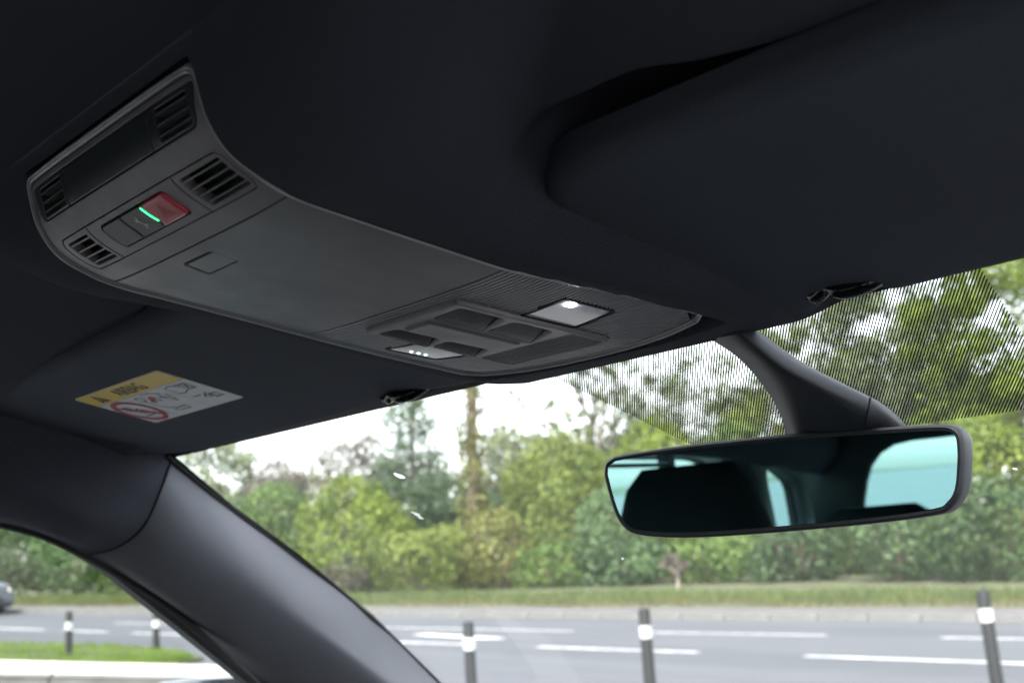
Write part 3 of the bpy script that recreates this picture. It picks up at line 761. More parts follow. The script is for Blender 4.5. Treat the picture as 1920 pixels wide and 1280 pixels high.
# second row
vent('vent_grille', rounded([(43.9, 31.2), (79.8, 31.7), (83.5, 35), (82.9, 51.2), (79.4, 54.8), (43.6, 54.2)], [.5, 1.5, 3, 3, 1.5, .5]), rect(48, 80, 34.2, 52, 1.2), 'console_plastic', 4, mslat='slat_plastic', h=-.1)
vent('vent_grille', rounded([(-45.1, 31.0), (-73.8, 31.3), (-77.1, 34.2), (-77.5, 50.9), (-74.4, 54.3), (-46.1, 54.2)], [.5, 1.5, 3, 3, 1.5, .5]), rect(-71.5, -49, 34.2, 52, 1.2), 'console_plastic', 4, mslat='slat_plastic', h=-.1)
BT = rounded([(-33.8, 34.2), (32.4, 34.2), (33.4, 50.2), (-34.2, 50.2)], [3.5, 3.5, 3.5, 3.5])
bp_ = cp('button_panel', [(-44.5, 31.0), (43.3, 31.2), (42.9, 54.2), (-45.5, 54.2)], [BT], 'console_plastic', h=-.1, th=6, grid=(10, 3), step=2.)
def dish(u, s, h):   # buttons dip a little in their middle
    return S(u, s, h)
bprof = [(1.6, 0), (.7, .12), (.2, .5), (0, 1.2)]
rb = cp('emergency_button', rounded([(9.6, 35.0), (31.4, 35.0), (32.4, 49.4), (9.2, 49.4), (10.8, 45)], [.4, 3, 3, .6, 1]), [], 'red_button', h=.9, th=5, prof=bprof, step=1.5, grid=(5, 3))
mb_ = cp('service_button', rounded([(-12.0, 35.0), (8.4, 35.0), (10.0, 45), (8.3, 49.4), (-13.0, 49.4), (-11.3, 45)], [.6, .4, 1, .6, .6, 1]), [], 'button_grey', h=.5, th=5, prof=[(.9, 0), (.3, .2), (0, .8)], step=1.5, grid=(5, 3))
cp('info_button', rounded([(-32.9, 35.0), (-12.9, 35.0), (-12.2, 45), (-13.9, 49.4), (-33.3, 49.4)], [3, .6, 1, .6, 3]), [], 'button_grey', h=.4, th=5, prof=[(.9, 0), (.3, .2), (0, .8)], step=1.5, grid=(5, 3))
v, f = stroke_geo(S, [[(9.0, 36.2), (9.7, 40.5), (10.5, 44.8)]], 1.15, .95); link('indicator_light', v, f, 'led_green', oc)
v, f = stroke_geo(S, [[(-2.2, 40.6), (-1.0, 43.6)], [(-4.0, 40.2), (-2.2, 40.6), (-1.2, 38.6)], [(.8, 44.2), (-1.0, 43.6), (-2.2, 45.6)]], 1.3, .62); sub('wrench_symbol', v, f, 'icon_white', mb_)
v, f = stroke_geo(S, [[(16.5, 45.5), (21.5, 38.8), (26, 45.5), (16.5, 45.5)], [(18.8, 44.2), (21.5, 40.6), (24, 44.2), (18.8, 44.2)], [(21.4, 41.8), (21.5, 43.2)]], .32, 1.02); sub('warning_symbol', v, f, 'icon_red', rb)
# lid with latch
LT = rounded([(-25, 74.6), (2.6, 74.6), (.6, 90.6), (-29, 90.6)], [2, 2, 1.4, 1.4])
lid_loop = clip_s(lp, 67.0, 180.2)
ld = cp('storage_lid', lid_loop, [LT], 'console_plastic', th=5, grid=(14, 5), step=4)
lt = cp('latch', rounded([(-24.0, 76.6), (2.0, 76.6), (.2, 90.2), (-28.2, 90.2)], [1.6, 1.6, 1.2, 1.2]), [], 'console_plastic', h=-.3, th=5, par=ld, step=2, grid=(6, 4))
# front panel: fine cross ribs, two reading lamps and the switch pod
LR = rounded([(33.5, 231), (72.5, 227.5), (73.6, 262.5), (36, 268)], [4, 4, 4, 4]); LL = rounded([(-80.5, 226), (-44, 229), (-46, 268), (-78.8, 262.5)], [4, 4, 4, 4])
PODO = rounded([(-47, 191.5), (34.5, 191.5), (36, 293.5), (-45.5, 293.5)], 3)
fl = [p for p in lp if p[1] > 181.4]
fr_loop = [(half_w(181.2)-4, 181.2)]+[p for p in lp if p[0] > 0 and p[1] > 182 and p[1] < 296.9]+[p for p in lp if p[1] >= 296.9 and abs(p[0]) <= 91]+[(-p[0], p[1]) for p in reversed([p for p in lp if p[0] > 0 and p[1] > 182 and p[1] < 296.9])]+[(-(half_w(181.2)-4), 181.2)]
seen = []; [seen.append(p) for p in fr_loop if not seen or (abs(p[0]-seen[-1][0])+abs(p[1]-seen[-1][1])) > .4]
fr_loop = seen
fp = cp('front_panel', fr_loop, [LR, LL, PODO], 'slot_black', h=-1.1, th=5, step=4, grid=(14, 5))  # black floor paints in the shade of the grooves between ribs
def lat_range(s, loops, u):   # solid spans of the front panel at arc length s
    xs = []
    for l in loops:
        n = len(l)
        for i in range(n):
            a, b = l[i], l[(i+1) % n]
            if (a[1] > s) != (b[1] > s): xs.append(a[0]+(b[0]-a[0])*(s-a[1])/(b[1]-a[1]))
    xs.sort(); return list(zip(xs[::2], xs[1::2]))
gv, gf = [], []
s = 182.6
while s < 312:
    for a, b in lat_range(s, [fr_loop, LR, LL, PODO], 0):
        a += 1.; b -= 1.
        if b-a < 2: continue
        k = max(2, int((b-a)/12)); base = len(gv)
        for i in range(k+1):
            u = a+(b-a)*i/k
            for ds, hh in ((-.80, -1.12), (-.72, -.10), (0., .08), (.72, -.10), (.80, -1.12)): gv.append(S(u, s+ds, hh))
        for i in range(k):
            for j in range(4): gf.append([base+i*5+j, base+i*5+j+1, base+i*5+6+j, base+i*5+5+j])
        gf.append([base+j for j in range(5)]); gf.append([base+k*5+j for j in range(4, -1, -1)])
    s += 2.75
rb_ = sub('rib_field', gv, gf, 'rib_plastic', fp, smooth=50); rb_['kind'] = 'stuff'
def lamp(loop, m, led, leds, r, ledm, lab):
    fr_ = cp('lamp_surround', loop, [offset(loop if area2(loop) > 0 else loop[::-1], 2.0)], 'slot_black', h=.15, th=5, grid=None, step=2)
    le = cp('reading_lamp', offset(loop if area2(loop) > 0 else loop[::-1], 2.5), [], m, h=-.1, th=3, grid=(8, 6), step=2)
    le['label'] = lab
    for (cu, cs) in leds:
        pts = [S(cu, cs, .75)]; n = 14; fs = []
        for k, (q, hh) in enumerate(((.55, .6), (1., .0))):
            for i in range(n): pts.append(S(cu+r*q*math.cos(2*math.pi*i/n), cs+r*q*math.sin(2*math.pi*i/n), hh))
        fs = [[0, 1+i, 1+(i+1) % n] for i in range(n)]+[[1+i, 1+n+i, 1+n+(i+1) % n, 1+(i+1) % n] for i in range(n)]
        sub('led', pts, fs, ledm, le, smooth=60)
lamp(LR, 'lens_milky', 1, [(66.5, 237.0)], 3.3, 'led_white', 'lit reading lamp with bright white spot')
lamp(LL, 'lens_clear', 1, [(-71.5, 239.5), (-71.5, 244.5), (-71.5, 249.5)], 1.2, 'led_dim', 'clear reading lamp with three small light dots')
# switch pod stands proud of the ribs
SWR = [rounded([(4.5, 199.5), (29.5, 197.5), (29.5, 226), (3.5, 231.5)], [2, 4, 3, 2]), rounded([(4.5, 234), (29.0, 232.5), (29.5, 258), (2.5, 265)], [2, 4, 3, 2])]
SWL = [rounded([(-43, 198), (-27.5, 199.5), (-27.5, 227), (-46, 232)], [2, 4, 3, 2]), rounded([(-43, 234), (-27.5, 233), (-26.5, 260), (-46, 264)], [2, 4, 3, 2])]
GR = [(-43.5, 268.5), (32.5, 268.5), (33, 290.5), (-43, 290.5)]
pod = cp('switch_pod', PODO, SWR+SWL+[GR], 'console_plastic', h=2.2, th=8, prof=[(1.2, 0), (.5, .2), (0, 1)], step=2.2, grid=(9, 6))
for lps, sg in ((SWR, 1), (SWL, -1)):
    for loop in lps:
        us = [p[0] for p in loop]; u0, u1 = min(us), max(us)
        def wedge(u, s, h, u0=u0, u1=u1):   # each switch slopes: sunk at its right hand edge
            t = (u-u0)/(u1-u0); return S(u, s, h+2.4-5.2*t**1.6)
        l2 = offset(loop if area2(loop) > 0 else loop[::-1], .8)
        sw = plate('switch', wedge, l2, [], 'switch_dark', oc, 0, 4, [(.8, 0), (.3, .15), (0, .6)], 2., (4, 4))
        cu, cs = u0+(u1-u0)*.30, sum(p[1] for p in loop)/len(loop)
        v, f = stroke_geo(wedge, [[(cu-2.5, cs-7), (cu+1.5, cs-5), (cu-1, cs-3)], [(cu+1.5, cs-1.5), (cu-2, cs+1.5), (cu+1.5, cs+3)], [(cu-2, cs+5), (cu+1, cs+6.5)]], .5, .12); sub('switch_symbol', v, f, 'icon_faint', sw)
cc = rounded([(-24, 200.5), (-.5, 200.5), (-.5, 262.5), (-24, 262.5)], 2)
cp('centre_cover', cc, [], 'console_plastic', h=3.3, th=2, prof=[(2.2, 0), (.9, .3), (0, 1.1)], step=2.5, grid=(6, 8))
for i in range(7):
    s = 270.3+i*2.95; pts = []
    for u in np.linspace(-43, 32.6, 5):
        for ds, hh in ((-.5, 1.7), (.75, 1.9), (.9, -3), (-.2, -3)): pts.append(S(u, s+ds, hh))
    fs = [[a*4+k, a*4+(k+1) % 4, a*4+4+(k+1) % 4, a*4+4+k] for a in range(4) for k in range(4)]+[[0, 1, 2, 3], [19, 18, 17, 16]]
    sub('slat', pts, fs, 'console_plastic', pod, smooth=30)

# ------------------------------------------------------------------ cabin shell
car = thing('car_cabin', 'black car interior with headliner, pillar trim and windscreen around the viewer', 'car', (0, 0, 0))
zb_y = [-2.2, -1.6, -.6, -.2, 0, .1, .2, .25, .30, .352]; zb_z = [.17, .215, .258, .262, .252, .243, .228, .217, .203, .183]
zs_y = [-2.2, -1.6, -.6, -.2, 0, .05, .10, .15, .19, .2125, .2225]; zs_z = [.17, .215, .258, .262, .252, .2475, .241, .232, .2235, .2165, .2135]
def s_of_y(y): return float(np.interp(y, PD[:, 0], PS))*1000
def headz(x, y):
    ax = abs(x)
    spine = np.interp(y, PD[:, 0], PD[:, 1]) if y > .2225 else np.interp(y, zs_y, zs_z)
    lip = .352+.020*smooth01((ax-.20)/.07)      # where the visor pocket begins
    base = np.interp(min(y, .352), zb_y, zb_z)
    if y > lip-.012:
        t = smooth01((y-(lip-.012))/.030)
        pocket = np.interp(y, [.34, .40, .50, .545, .57], [.206, .198, .165, .140, .1285])
        pocket = pocket if ax < .64 else pocket
        base = base*(1-t)+pocket*t
        if t == 0: base = np.interp(y, zb_y, zb_z)
    crown = .040*(ax/.62)**4
    base -= crown*(1 if y < .5 else max(0, 1-(y-.5)/.05))
    wy = half_w(s_of_y(y))*.001 if y > .22 else .0905
    width = .055+.13*smooth01((.36-y)/.10)
    if y < .22: width = .22
    edge = wy+.006
    t = smooth01((ax-edge)/width)
    z = spine+.0008+(base-spine)*t
    if .219 < y < .528:                        # clear the opening that the console sits in
        d = min((wy-ax), (y-.2226)*1.0, (.5305-.0135*(ax/.097)**2-y))
        z += .03*smooth01((d-.0012)/.006)
    return z+ZC
xs = sorted(set([round(v, 4) for v in list(np.arange(-.66, -.36, .015))+list(np.arange(-.36, -.14, .006))+list(np.arange(-.14, .14, .0025))+list(np.arange(.14, .40, .006))+list(np.arange(.40, .70, .015))]))
ys = sorted(set([round(v, 4) for v in list(np.arange(-2.0, -.2, .06))+list(np.arange(-.2, .18, .012))+list(np.arange(.18, .5569, .002))]+[.5572]))
nx, ny = len(xs), len(ys)
v = [(x, y, headz(x, y)) for x in xs for y in ys]; f = [[i*ny+j, i*ny+j+1, (i+1)*ny+j+1, (i+1)*ny+j] for i in range(nx-1) for j in range(ny-1)]
b = len(v)  # rolled front edge
for i in range(nx):
    z = v[i*ny+ny-1][2]; x = xs[i]
    for dy, dz in ((.003, .0015), (.004, .006), (.001, .016)): v.append((x, .5572+dy, z+dz))
for i in range(nx-1):
    c0 = [i*ny+ny-1, b+i*3, b+i*3+1, b+i*3+2]; c1 = [(i+1)*ny+ny-1, b+i*3+3, b+i*3+4, b+i*3+5]
    for k in range(3): f.append([c0[k], c0[k+1], c1[k+1], c1[k]])
link('headliner', v, f, 'headliner', car, smooth=60)
# windscreen plane, 32 degree rake
TG = math.tan(R(32)); GY, GZ = .556, .136+ZC
def gl(x, y, h=0.): return (x, y-h*math.sin(R(32)), GZ-TG*(y-GY)-h*math.cos(R(32)))
GN = (0, TG, 1)
v = [gl(x, y, -.0015) for x, y in ((-.66, .54), (.66, .54), (.84, 1.30), (-.84, 1.30))]
link('windscreen', v, [[0, 1, 2, 3]], 'windscreen', car, smooth=None)
# striped print around the mirror mount
gv, gf = [], []
FP = [(-.0935, .548), (-.0921, .5665), (-.0472, .6408), (-.040, .6505), (.178, .6517), (.188, .645), (.209, .604), (.2175, .548)]
x = -.10
while x < .36:
    t0, t1 = [], []
    hits = []
    for k in range(len(FP)):          # line x(y) = x - 1.06 (y-.548) against the printed area
        (xa, ya), (xb, yb) = FP[k], FP[(k+1) % len(FP)]
        fa, fb = xa-x+1.06*(ya-.548), xb-x+1.06*(yb-.548)
        if (fa > 0) != (fb > 0): q = fa/(fa-fb); hits.append(ya+(yb-ya)*q)
    if len(hits) == 2 and abs(hits[0]-hits[1]) > .002:
        y0, y1 = sorted(hits); i = len(gv); w = .00046
        gv += [gl(x-1.06*(yy-.548)+sg*w, yy, .0005) for yy, sg in ((y0, -1), (y0, 1), (y1, 1), (y1, -1))]; gf.append([i, i+1, i+2, i+3])
    x += .00204
st = link('shade_stripes', gv, gf, 'frit', car, smooth=None); st['kind'] = 'stuff'
gv = [gl(-.95, .53, .0004), gl(.95, .53, .0004), gl(.95, .5595, .0004), gl(-.95, .5595, .0004)]; gf = [[0, 1, 2, 3]]
for sg in (-1, 1):
    edge = [(-.600, .545), (-.6195, .560), (-.642, .63), (-.650, .71), (-.679, .815), (-.737, .94), (-.86, 1.30)]
    for (xa, ya), (xb, yb) in zip(edge[:-1], edge[1:]):
        i = len(gv); gv += [gl(sg*-xa, ya, .0003), gl(sg*-xb, yb, .0003), gl(sg*1.05, yb, .0003), gl(sg*1.05, ya, .0003)]; gf.append([i, i+1, i+2, i+3])
link('glass_border', gv, gf, 'frit', car, smooth=None)  # black edge band, added and run past the pane to block light leaks
# specks on the glass
for (px, py, l, w, a) in ((751, 891, .0048, .0013, .2), (743, 887, .0022, .0009, .1), (784, 964, .0036, .0004, .5), (790, 969, .0034, .0004, .45), (779, 960, .005, .00025, .5), (1903, 876, .0014, .0005, .4), (1168, 1045, .0012, .0004, .2), (480, 1000, .0010, .0004, .2), (620, 1100, .0008, .0004, .9)):
    p = onplane(px, py, GN, gl(0, GY)); lo = []
    for i in range(9):
        t = 2*math.pi*i/9; r = random.uniform(.75, 1.15); dx, dy = math.cos(t)*l*r, math.sin(t)*w*r*2
        lo.append(gl(p[0]+dx*math.cos(a)-dy*math.sin(a), p[1]+dx*math.sin(a)+dy*math.cos(a), .0008))
    link('glass_speck', lo, [list(range(9))], 'speck', car, smooth=None)
# A pillar: cloth upper piece, plastic lower piece
def PX(px, py, x): return onx(px, py, x)
def PG(px, py): return onplane(px, py, GN, gl(0, GY, .002))
seam = [PG(322, 862), PX(303, 915, -.612), PX(270, 985, -.622), PX(222, 1024, -.645), PX(165, 1041, -.668)]
r2 = [PG(430, 950), PX(383, 985, -.618), PX(335, 1033, -.622), PX(272, 1080, -.648), PX(228, 1078, -.672)]
r3 = [PG(560, 1047), PX(510, 1088, -.625), PX(455, 1117, -.628), PX(365, 1150, -.655), PX(310, 1131, -.68)]
r4 = [PG(700, 1160), PX(650, 1200, -.648), PX(585, 1196, -.640), PX(470, 1225, -.668), PX(405, 1211, -.69)]
r5 = [PG(824, 1281), PX(765, 1290, -.675), PX(700, 1285, -.662), PX(570, 1300, -.690), PX(484, 1283, -.705)]
r6 = [r5[i]*2-r4[i] for i in range(5)]; r7 = [r6[i]*2-r5[i] for i in range(5)]
tuck = [p+np.array([-.006, -.006, -.001]) for p in seam]
g = surf_geo([tuck, [p+np.array([-.0012, 0, 0]) for p in seam], r2, r3, r4, r5, r6, r7], 5, 8)
def thicken(rows, d):  # return edges so the trim has depth
    return rows
link('pillar_trim', *g, 'pillar_plastic', car, smooth=60)['label'] = 'smooth grey plastic trim running down the windscreen pillar'
link('pillar_trim', *flipx(g), 'pillar_plastic', car, smooth=60)
cl = [np.array(p) for p in seam]
c0 = [np.array([-.600, .505, .131+ZC]), PX(200, 905, -.604), PX(170, 975, -.612), PX(130, 1010, -.638), PX(92, 1004, -.664)]
c1 = [np.array([-.596, .44, .143+ZC]), PX(60, 880, -.60), PX(40, 930, -.61), PX(20, 968, -.635), PX(2, 979, -.66)]
def rail(y, z0, z1): return [np.array([-.596, y, z0+ZC]), np.array([-.605, y, z0-.035+ZC]), np.array([-.618, y, z0-.05+ZC]), np.array([-.645, y, z1+.004+ZC]), np.array([-.662, y, z1+ZC])]
rows = [cl, c0, c1, rail(.33, .155, .086), rail(.0, .215, .12), rail(-.6, .222, .13), rail(-1.3, .19, .11), rail(-2.0, .14, .06)]
rows = [[r[0]+np.array([.004, .0, .035])]+list(r) for r in rows]
g = surf_geo(rows, 5, 8); link('roof_rail_trim', *g, 'headliner', car, smooth=60); link('roof_rail_trim', *flipx(g), 'headliner', car, smooth=60)
v, f = tube_geo(catmull([p+np.array([.0006, 0, 0]) for p in seam], 6), .0011, 6); link('trim_seam', v, f, 'slot_black', car)
# rubber seals: along the glass and along the door opening
v, f = tube_geo([np.array(gl(*(PG(px, py)[:2]+np.array([-.004, 0])), .002)) for px, py in ((318, 852), (430, 946), (560, 1043), (700, 1156), (822, 1277), (940, 1400))], .0035, 6); link('glass_seal', v, f, 'rubber', car)
sealp = [np.array([-.668, -1.0, .105+ZC]), np.array([-.668, 0, .112+ZC])]+[PX(px, py, -.672) for px, py in ((-60, 966), (0, 981), (80, 1003), (165, 1043), (230, 1081), (312, 1134), (408, 1215), (488, 1288))]+[r6[4]+np.array([-.004, 0, 0])]
v, f = tube_geo(catmull(sealp, 6), .0042, 8); link('door_seal', v, f, 'rubber', car); link('door_seal', *flipx((v, f)), 'rubber', car)
# body sides with window openings (y, z plane)
for sg in (-1, 1):
    fm = frame((sg*.70, 0, ZC), (0, 1, 0), (0, 0, 1), (-sg, 0, 0))
    wf = rounded([(-.36, -.24), (.86, -.24), (.66, -.07), (.50, .055), (.40, .092), (.0, .14), (-.34, .145)], [.02, .01, .05, .04, .05, .03, .03])
    wr = rounded([(-1.50, -.20), (-.50, -.23), (-.48, .125), (-1.30, .115), (-1.50, .02)], [.06, .03, .03, .12, .1])
    outer = [(-2.1, -1.0), (1.5, -1.0), (1.5, -.40), (.98, -.26), (.55, .08), (.40, .17), (-1.2, .22), (-1.75, .16), (-2.1, -.15)]
    plate('door_panel', fm, outer, [wf, wr, rounded([(-1.62, -.08), (-1.58, .09), (-1.70, .10), (-1.86, .05), (-1.88, -.07)][::-1], .035)], 'dash', car, 0, .02, [(.003, 0), (0, .003)], .05, (.12, .12))
    wq = rounded([(-1.62, -.08), (-1.58, .09), (-1.70, .10), (-1.86, .05), (-1.88, -.07)][::-1], .035)
    for w in (wf, wr, wq):
        vv = [fm(p[0], p[1], -.012) for p in w]; link('side_window', vv, [list(range(len(vv)))], 'tinted_glass', car, smooth=None)
    fmc = frame((sg*.685, 0, ZC), (0, 1, 0), (0, 0, 1), (-sg, 0, 0))
    plate('pillar_cover', fmc, rounded([(-.50, -.26), (-.33, -.26), (-.35, .16), (-.49, .16)], .02), [], 'grey_trim', car, .02, .03, [(.02, 0), (.006, .006), (0, .02)], .03, (.05, .06))
    plate('pillar_cover', fmc, rounded([(-2.02, -.3), (-1.50, -.24), (-1.54, .05), (-1.40, .16), (-1.85, .16)], .04), [rounded([(-1.63, -.07), (-1.59, .08), (-1.70, .09), (-1.85, .045), (-1.87, -.06)][::-1], .03)], 'grey_trim', car, .02, .03, [(.02, 0), (.006, .006), (0, .02)], .04, (.08, .08))
    v, f = box_geo(min(sg*.680, sg*.705), max(sg*.680, sg*.705), -1.075, -1.04, -.23+ZC, .14+ZC, .004); link('window_divider', v, f, 'dash', car)
    # belt line and door card
    v, f = box_geo(min(sg*.60, sg*.69), max(sg*.60, sg*.69), -1.3, .95, -.95+ZC, -.27+ZC, .02); link('door_card', v, f, 'dash', car)
fm = frame((0, -2.0, ZC), (1, 0, 0), (0, .25, .97), (0, 1, 0))
plate('tailgate', fm, [(-.72, -1.0), (.72, -1.0), (.72, .3), (-.72, .3)], [rounded([(-.58, -.065), (.58, -.065), (.52, .125), (-.52, .125)], [.05, .05, .10, .10])], 'dash', car, 0, .02, [(.004, 0), (0, .004)], .05, (.15, .15))
vv = [fm(p[0], p[1], -.012) for p in rounded([(-.58, -.065), (.58, -.065), (.52, .125), (-.52, .125)], [.05, .05, .10, .10])]; link('rear_window', vv, [list(range(len(vv)))], 'tinted_glass', car, smooth=None)
v, f = box_geo(-.72, .72, -2.1, 1.4, -1.05+ZC, -1.0+ZC); link('floor_pan', v, f, 'dash', car)
g = surf_geo([[np.array([x, y, z+ZC-.05*(abs(x)/.7)**2]) for x in (-.70, -.35, 0, .35, .70)] for y, z in ((.62, -.95), (.60, -.50), (.66, -.40), (.85, -.36), (1.22, -.33), (1.34, -.36))], 4, 5); link('dashboard', *g, 'dash', car, smooth=60)
v, f = box_geo(-.80, .80, 1.3, 1.36, -1.0+ZC, -.34+ZC); link('bulkhead', v, f, 'dash', car)
# left door mirror outside the side window
def superloop(c, rx, ry, n=20, e=3.): 
    return [(c[0]+rx*math.copysign(abs(math.cos(2*math.pi*i/n))**(2/e), math.cos(2*math.pi*i/n)), c[1]+ry*math.copysign(abs(math.sin(2*math.pi*i/n))**(2/e), math.sin(2*math.pi*i/n))) for i in range(n)]
def loft(rings, m, name, parent, capends=True):
    n = len(rings[0]); V = [p for r in rings for p in r]; Fc = [[k*n+i, k*n+(i+1) % n, (k+1)*n+(i+1) % n, (k+1)*n+i] for k in range(len(rings)-1) for i in range(n)]
    if capends: Fc += [list(range(n))[::-1], [(len(rings)-1)*n+i for i in range(n)]]
    return link(name, V, Fc, m, parent, smooth=50)
pm = onx(430, 1266, -.93)
dm = thing('door_mirror', 'dark rounded door mirror outside the left side window', 'door mirror', (pm[0], pm[1], pm[2]-.16))
rings = []
for dy, sc in ((-.06, .94), (-.05, 1.0), (0, 1.0), (.05, .93), (.085, .75), (.10, .45)):
    rings.append([(pm[0]+a*sc, pm[1]+dy+a*.25, pm[2]-.085+b_*sc) for a, b_ in superloop((0, 0), .11, .085, 24, 3.0)])
hb = loft(rings, 'car_paint', 'housing', dm)
loft([[(pm[0]+a*.88, pm[1]-.0615+a*.22, pm[2]-.085+b_*.86) for a, b_ in superloop((0, 0), .11, .085, 24, 3.0)], [(pm[0]+a*.86, pm[1]-.063+a*.215, pm[2]-.085+b_*.84) for a, b_ in superloop((0, 0), .11, .085, 24, 3.0)]], 'mirror_silver', 'mirror_glass', dm)
v, f = tube_geo([(pm[0]+.08, pm[1]+.01, pm[2]-.14), (-.73, pm[1]+.03, pm[2]-.20)], [.03, .035], 10); link('arm', v, f, 'car_paint', dm)

# ------------------------------------------------------------------ sun visors
VS = math.atan((.166-.126)/(.545-.372)); vc, vs_ = math.cos(VS), math.sin(VS)
def vframe(y0, z0, tw=0., bend=0.):
    def fm(u, v, h):
        bz = -bend*(v/.18)*(1-v/.18)*4*0
        return (u, y0-vc*v-vs_*h, z0+vs_*v-vc*h+ZC+tw*u)
    return fm
vprof = [(.009, 0), (.0055, .0004), (.0028, .0016), (.0009, .0038), (0, .007), (.0005, .0105)]
vm = vframe(.545, .126)
rv_ = thing('sun_visor', 'plain dark cloth sun visor folded up above the mirror', 'sun visor', (.3, .46, .146+ZC), 'sun visors folded up against the headliner')
out = rounded([(.1155, .0), (.137, .0), (.146, .012), (.158, .0175), (.170, .012), (.181, .001), (.56, .004), (.575, .03), (.57, .168), (.54, .184), (.140, .186), (.111, .170)], [.008, .006, .006, .008, .006, .006, .01, .02, .02, .02, .02, .02])
plate('visor_panel', vm, out, [], 'visor_cloth', rv_, .0, .018, vprof, .006, (.02, .02), smooth=60)
lv_ = thing('sun_visor', 'dark cloth sun visor carrying the yellow and white airbag label', 'sun visor', (-.35, .46, .146+ZC), 'sun visors folded up against the headliner')
vml = vframe(.540, .128, tw=0)
out = rounded([(-.1155, .004), (-.160, .004), (-.176, .007), (-.188, .015), (-.205, .018), (-.222, .013), (-.236, .006), (-.30, .003), (-.54, .0), (-.615, .016), (-.652, .055), (-.660, .10), (-.64, .165), (-.60, .188), (-.150, .190), (-.118, .165)], [.008, .006, .006, .008, .008, .008, .006, .006, .02, .03, .03, .03, .03, .02, .025, .03])
plate('visor_panel', vml, out, [], 'visor_cloth', lv_, .0, .018, vprof, .006, (.02, .02), smooth=60)
# visor clips on the header
for x, y in ((.160, .5235), (-.205, .5205)):
    z = headz(x, y); pts = [(x-.022, y+.006, .137+ZC), (x-.014, y+.004, .131+ZC), (x-.004, y+.001, .1335+ZC), (x+.004, y, .1292+ZC), (x+.016, y+.004, .1305+ZC), (x+.024, y+.010, .136+ZC)]
    v, f = tube_geo(catmull(pts, 4), .0042, 8); link('visor_clip', v, f, 'piano_black', car, smooth=60)
# airbag label on the left visor, u to the right, v up the visor
LX0, LX1, LY0, LY1 = -.470, -.323, .072, .1415
lb = plate('airbag_label', vml, rounded([(LX0, LY0), (LX1, LY0), (LX1, LY1), (LX0, LY1)], .003), [], 'label_white', lv_, .0005, .0007, [(.0002, 0), (0, .0001)], .006, None)
lb['label'] = 'white airbag warning label with yellow header and red prohibition ring'
lw, lh = LX1-LX0, LY1-LY0
def LM(a, b_, h): return vml(LX0+a*lw, LY0+b_*lh, h)
hb_ = sub('label_header', *plate_geo(vml, rounded([(LX0+.0003, LY1-.0205), (LX1-.0003, LY1-.0205), (LX1-.0003, LY1-.0003), (LX0+.0003, LY1-.0003)], [0, 0, .003, .003]), (), .00065, .0001, [(.00005, 0), (0, .00005)], .006), 'label_yellow', lb)
def lm_mm(u, v, h): return vml(LX0+u*.001, LY0+v*.001, h)
def print_(name, lines, w, m, h=.0009): 
    v, f = stroke_geo(lm_mm, lines, w, h); return sub(name, v, f, m, lb, smooth=None)
W_, H_ = lw*1000, lh*1000
print_('label_rule', [[(0.5, H_-20.6), (W_-.5, H_-20.6)], [(47, .5), (47, H_-21)], [(102, 0.5), (102, H_-21)]], .5, 'label_line', .0008)
t3 = lambda cx, cy, r: [(cx-r, cy-r*.75), (cx+r, cy-r*.75), (cx, cy+r*.95)]
v = [lm_mm(*p, .0009) for p in t3(25, H_-10.6, 8.5)]; sub('warning_triangle', v, [[0, 1, 2]], 'label_black', lb, smooth=None)
v, f = stroke_geo(lm_mm, [[(25, H_-8), (25, H_-13)], [(25, H_-15), (25, H_-15.6)]], 1.3, .0011); sub('exclamation_mark', v, f, 'label_yellow', lb, smooth=None)
cu = bpy.data.curves.new('text', 'FONT'); cu.body = 'AIRBAG'; cu.size = 1; cu.offset = .006; to = bpy.data.objects.new('text', cu); scn.collection.objects.link(to)
dg = bpy.context.evaluated_depsgraph_get(); tm = bpy.data.meshes.new_from_object(to.evaluated_get(dg)); bpy.data.objects.remove(to)
tx = [v.co.copy() for v in tm.vertices]; x0 = min(p.x for p in tx); x1 = max(p.x for p in tx); y0 = min(p.y for p in tx); y1 = max(p.y for p in tx)
sub('airbag_text', [lm_mm(54+(p.x-x0)/(x1-x0)*46, H_-17.2+(p.y-y0)/(y1-y0)*13.2, .0009) for p in tx], [list(p.vertices) for p in tm.polygons], 'label_black', lb, smooth=None)
print_('prohibition_ring', [circle(24, 25, 20.5, 20.5), [(9.5, 39.5), (38.5, 10.5)]], 4.0, 'label_red', .0010)
print_('child_seat_symbol', [[(13, 31), (20, 24), (24, 20), (31, 20)], [(20, 30), (24, 25), (29, 25), (31, 20)], circle(19, 33, 3, n=10), [(16, 15), (33, 15)], [(22, 27), (28, 29)]], 1.6, 'label_black', .0009)
print_('airbag_symbol', [[(55, 38), (58, 20), (66, 14), (80, 14), (81, 9), (65, 9), (60, 13)], circle(58, 40, 4.2, n=12), [(62, 33), (70, 34), (76, 30)], [(88, 42), (84, 30), (90, 24), (96, 38)], [(70, 46), (84, 45), (92, 40)], [(80, 36), (90, 32)]], 1.0, 'label_black')
print_('airbag_cushion_symbol', [[(64, 30), (70, 36), (76, 37)], [(64, 32), (69, 38), (75, 40)]], 2.6, 'label_red')
print_('manual_symbol', [[(108, 32), (108, 44), (116, 46), (124, 44), (138, 44), (138, 34), (124, 34), (116, 31), (108, 32)], [(122, 43), (130, 36), (136, 42)], [(128, 44), (137, 36)], [(110, 22), (122, 22)], circle(126, 18, 3, n=8), [(120, 17), (132, 24)], [(130, 13), (140, 13), (140, 20), (130, 20), (130, 13)], [(133, 20), (133, 13)]], 1.0, 'label_black')

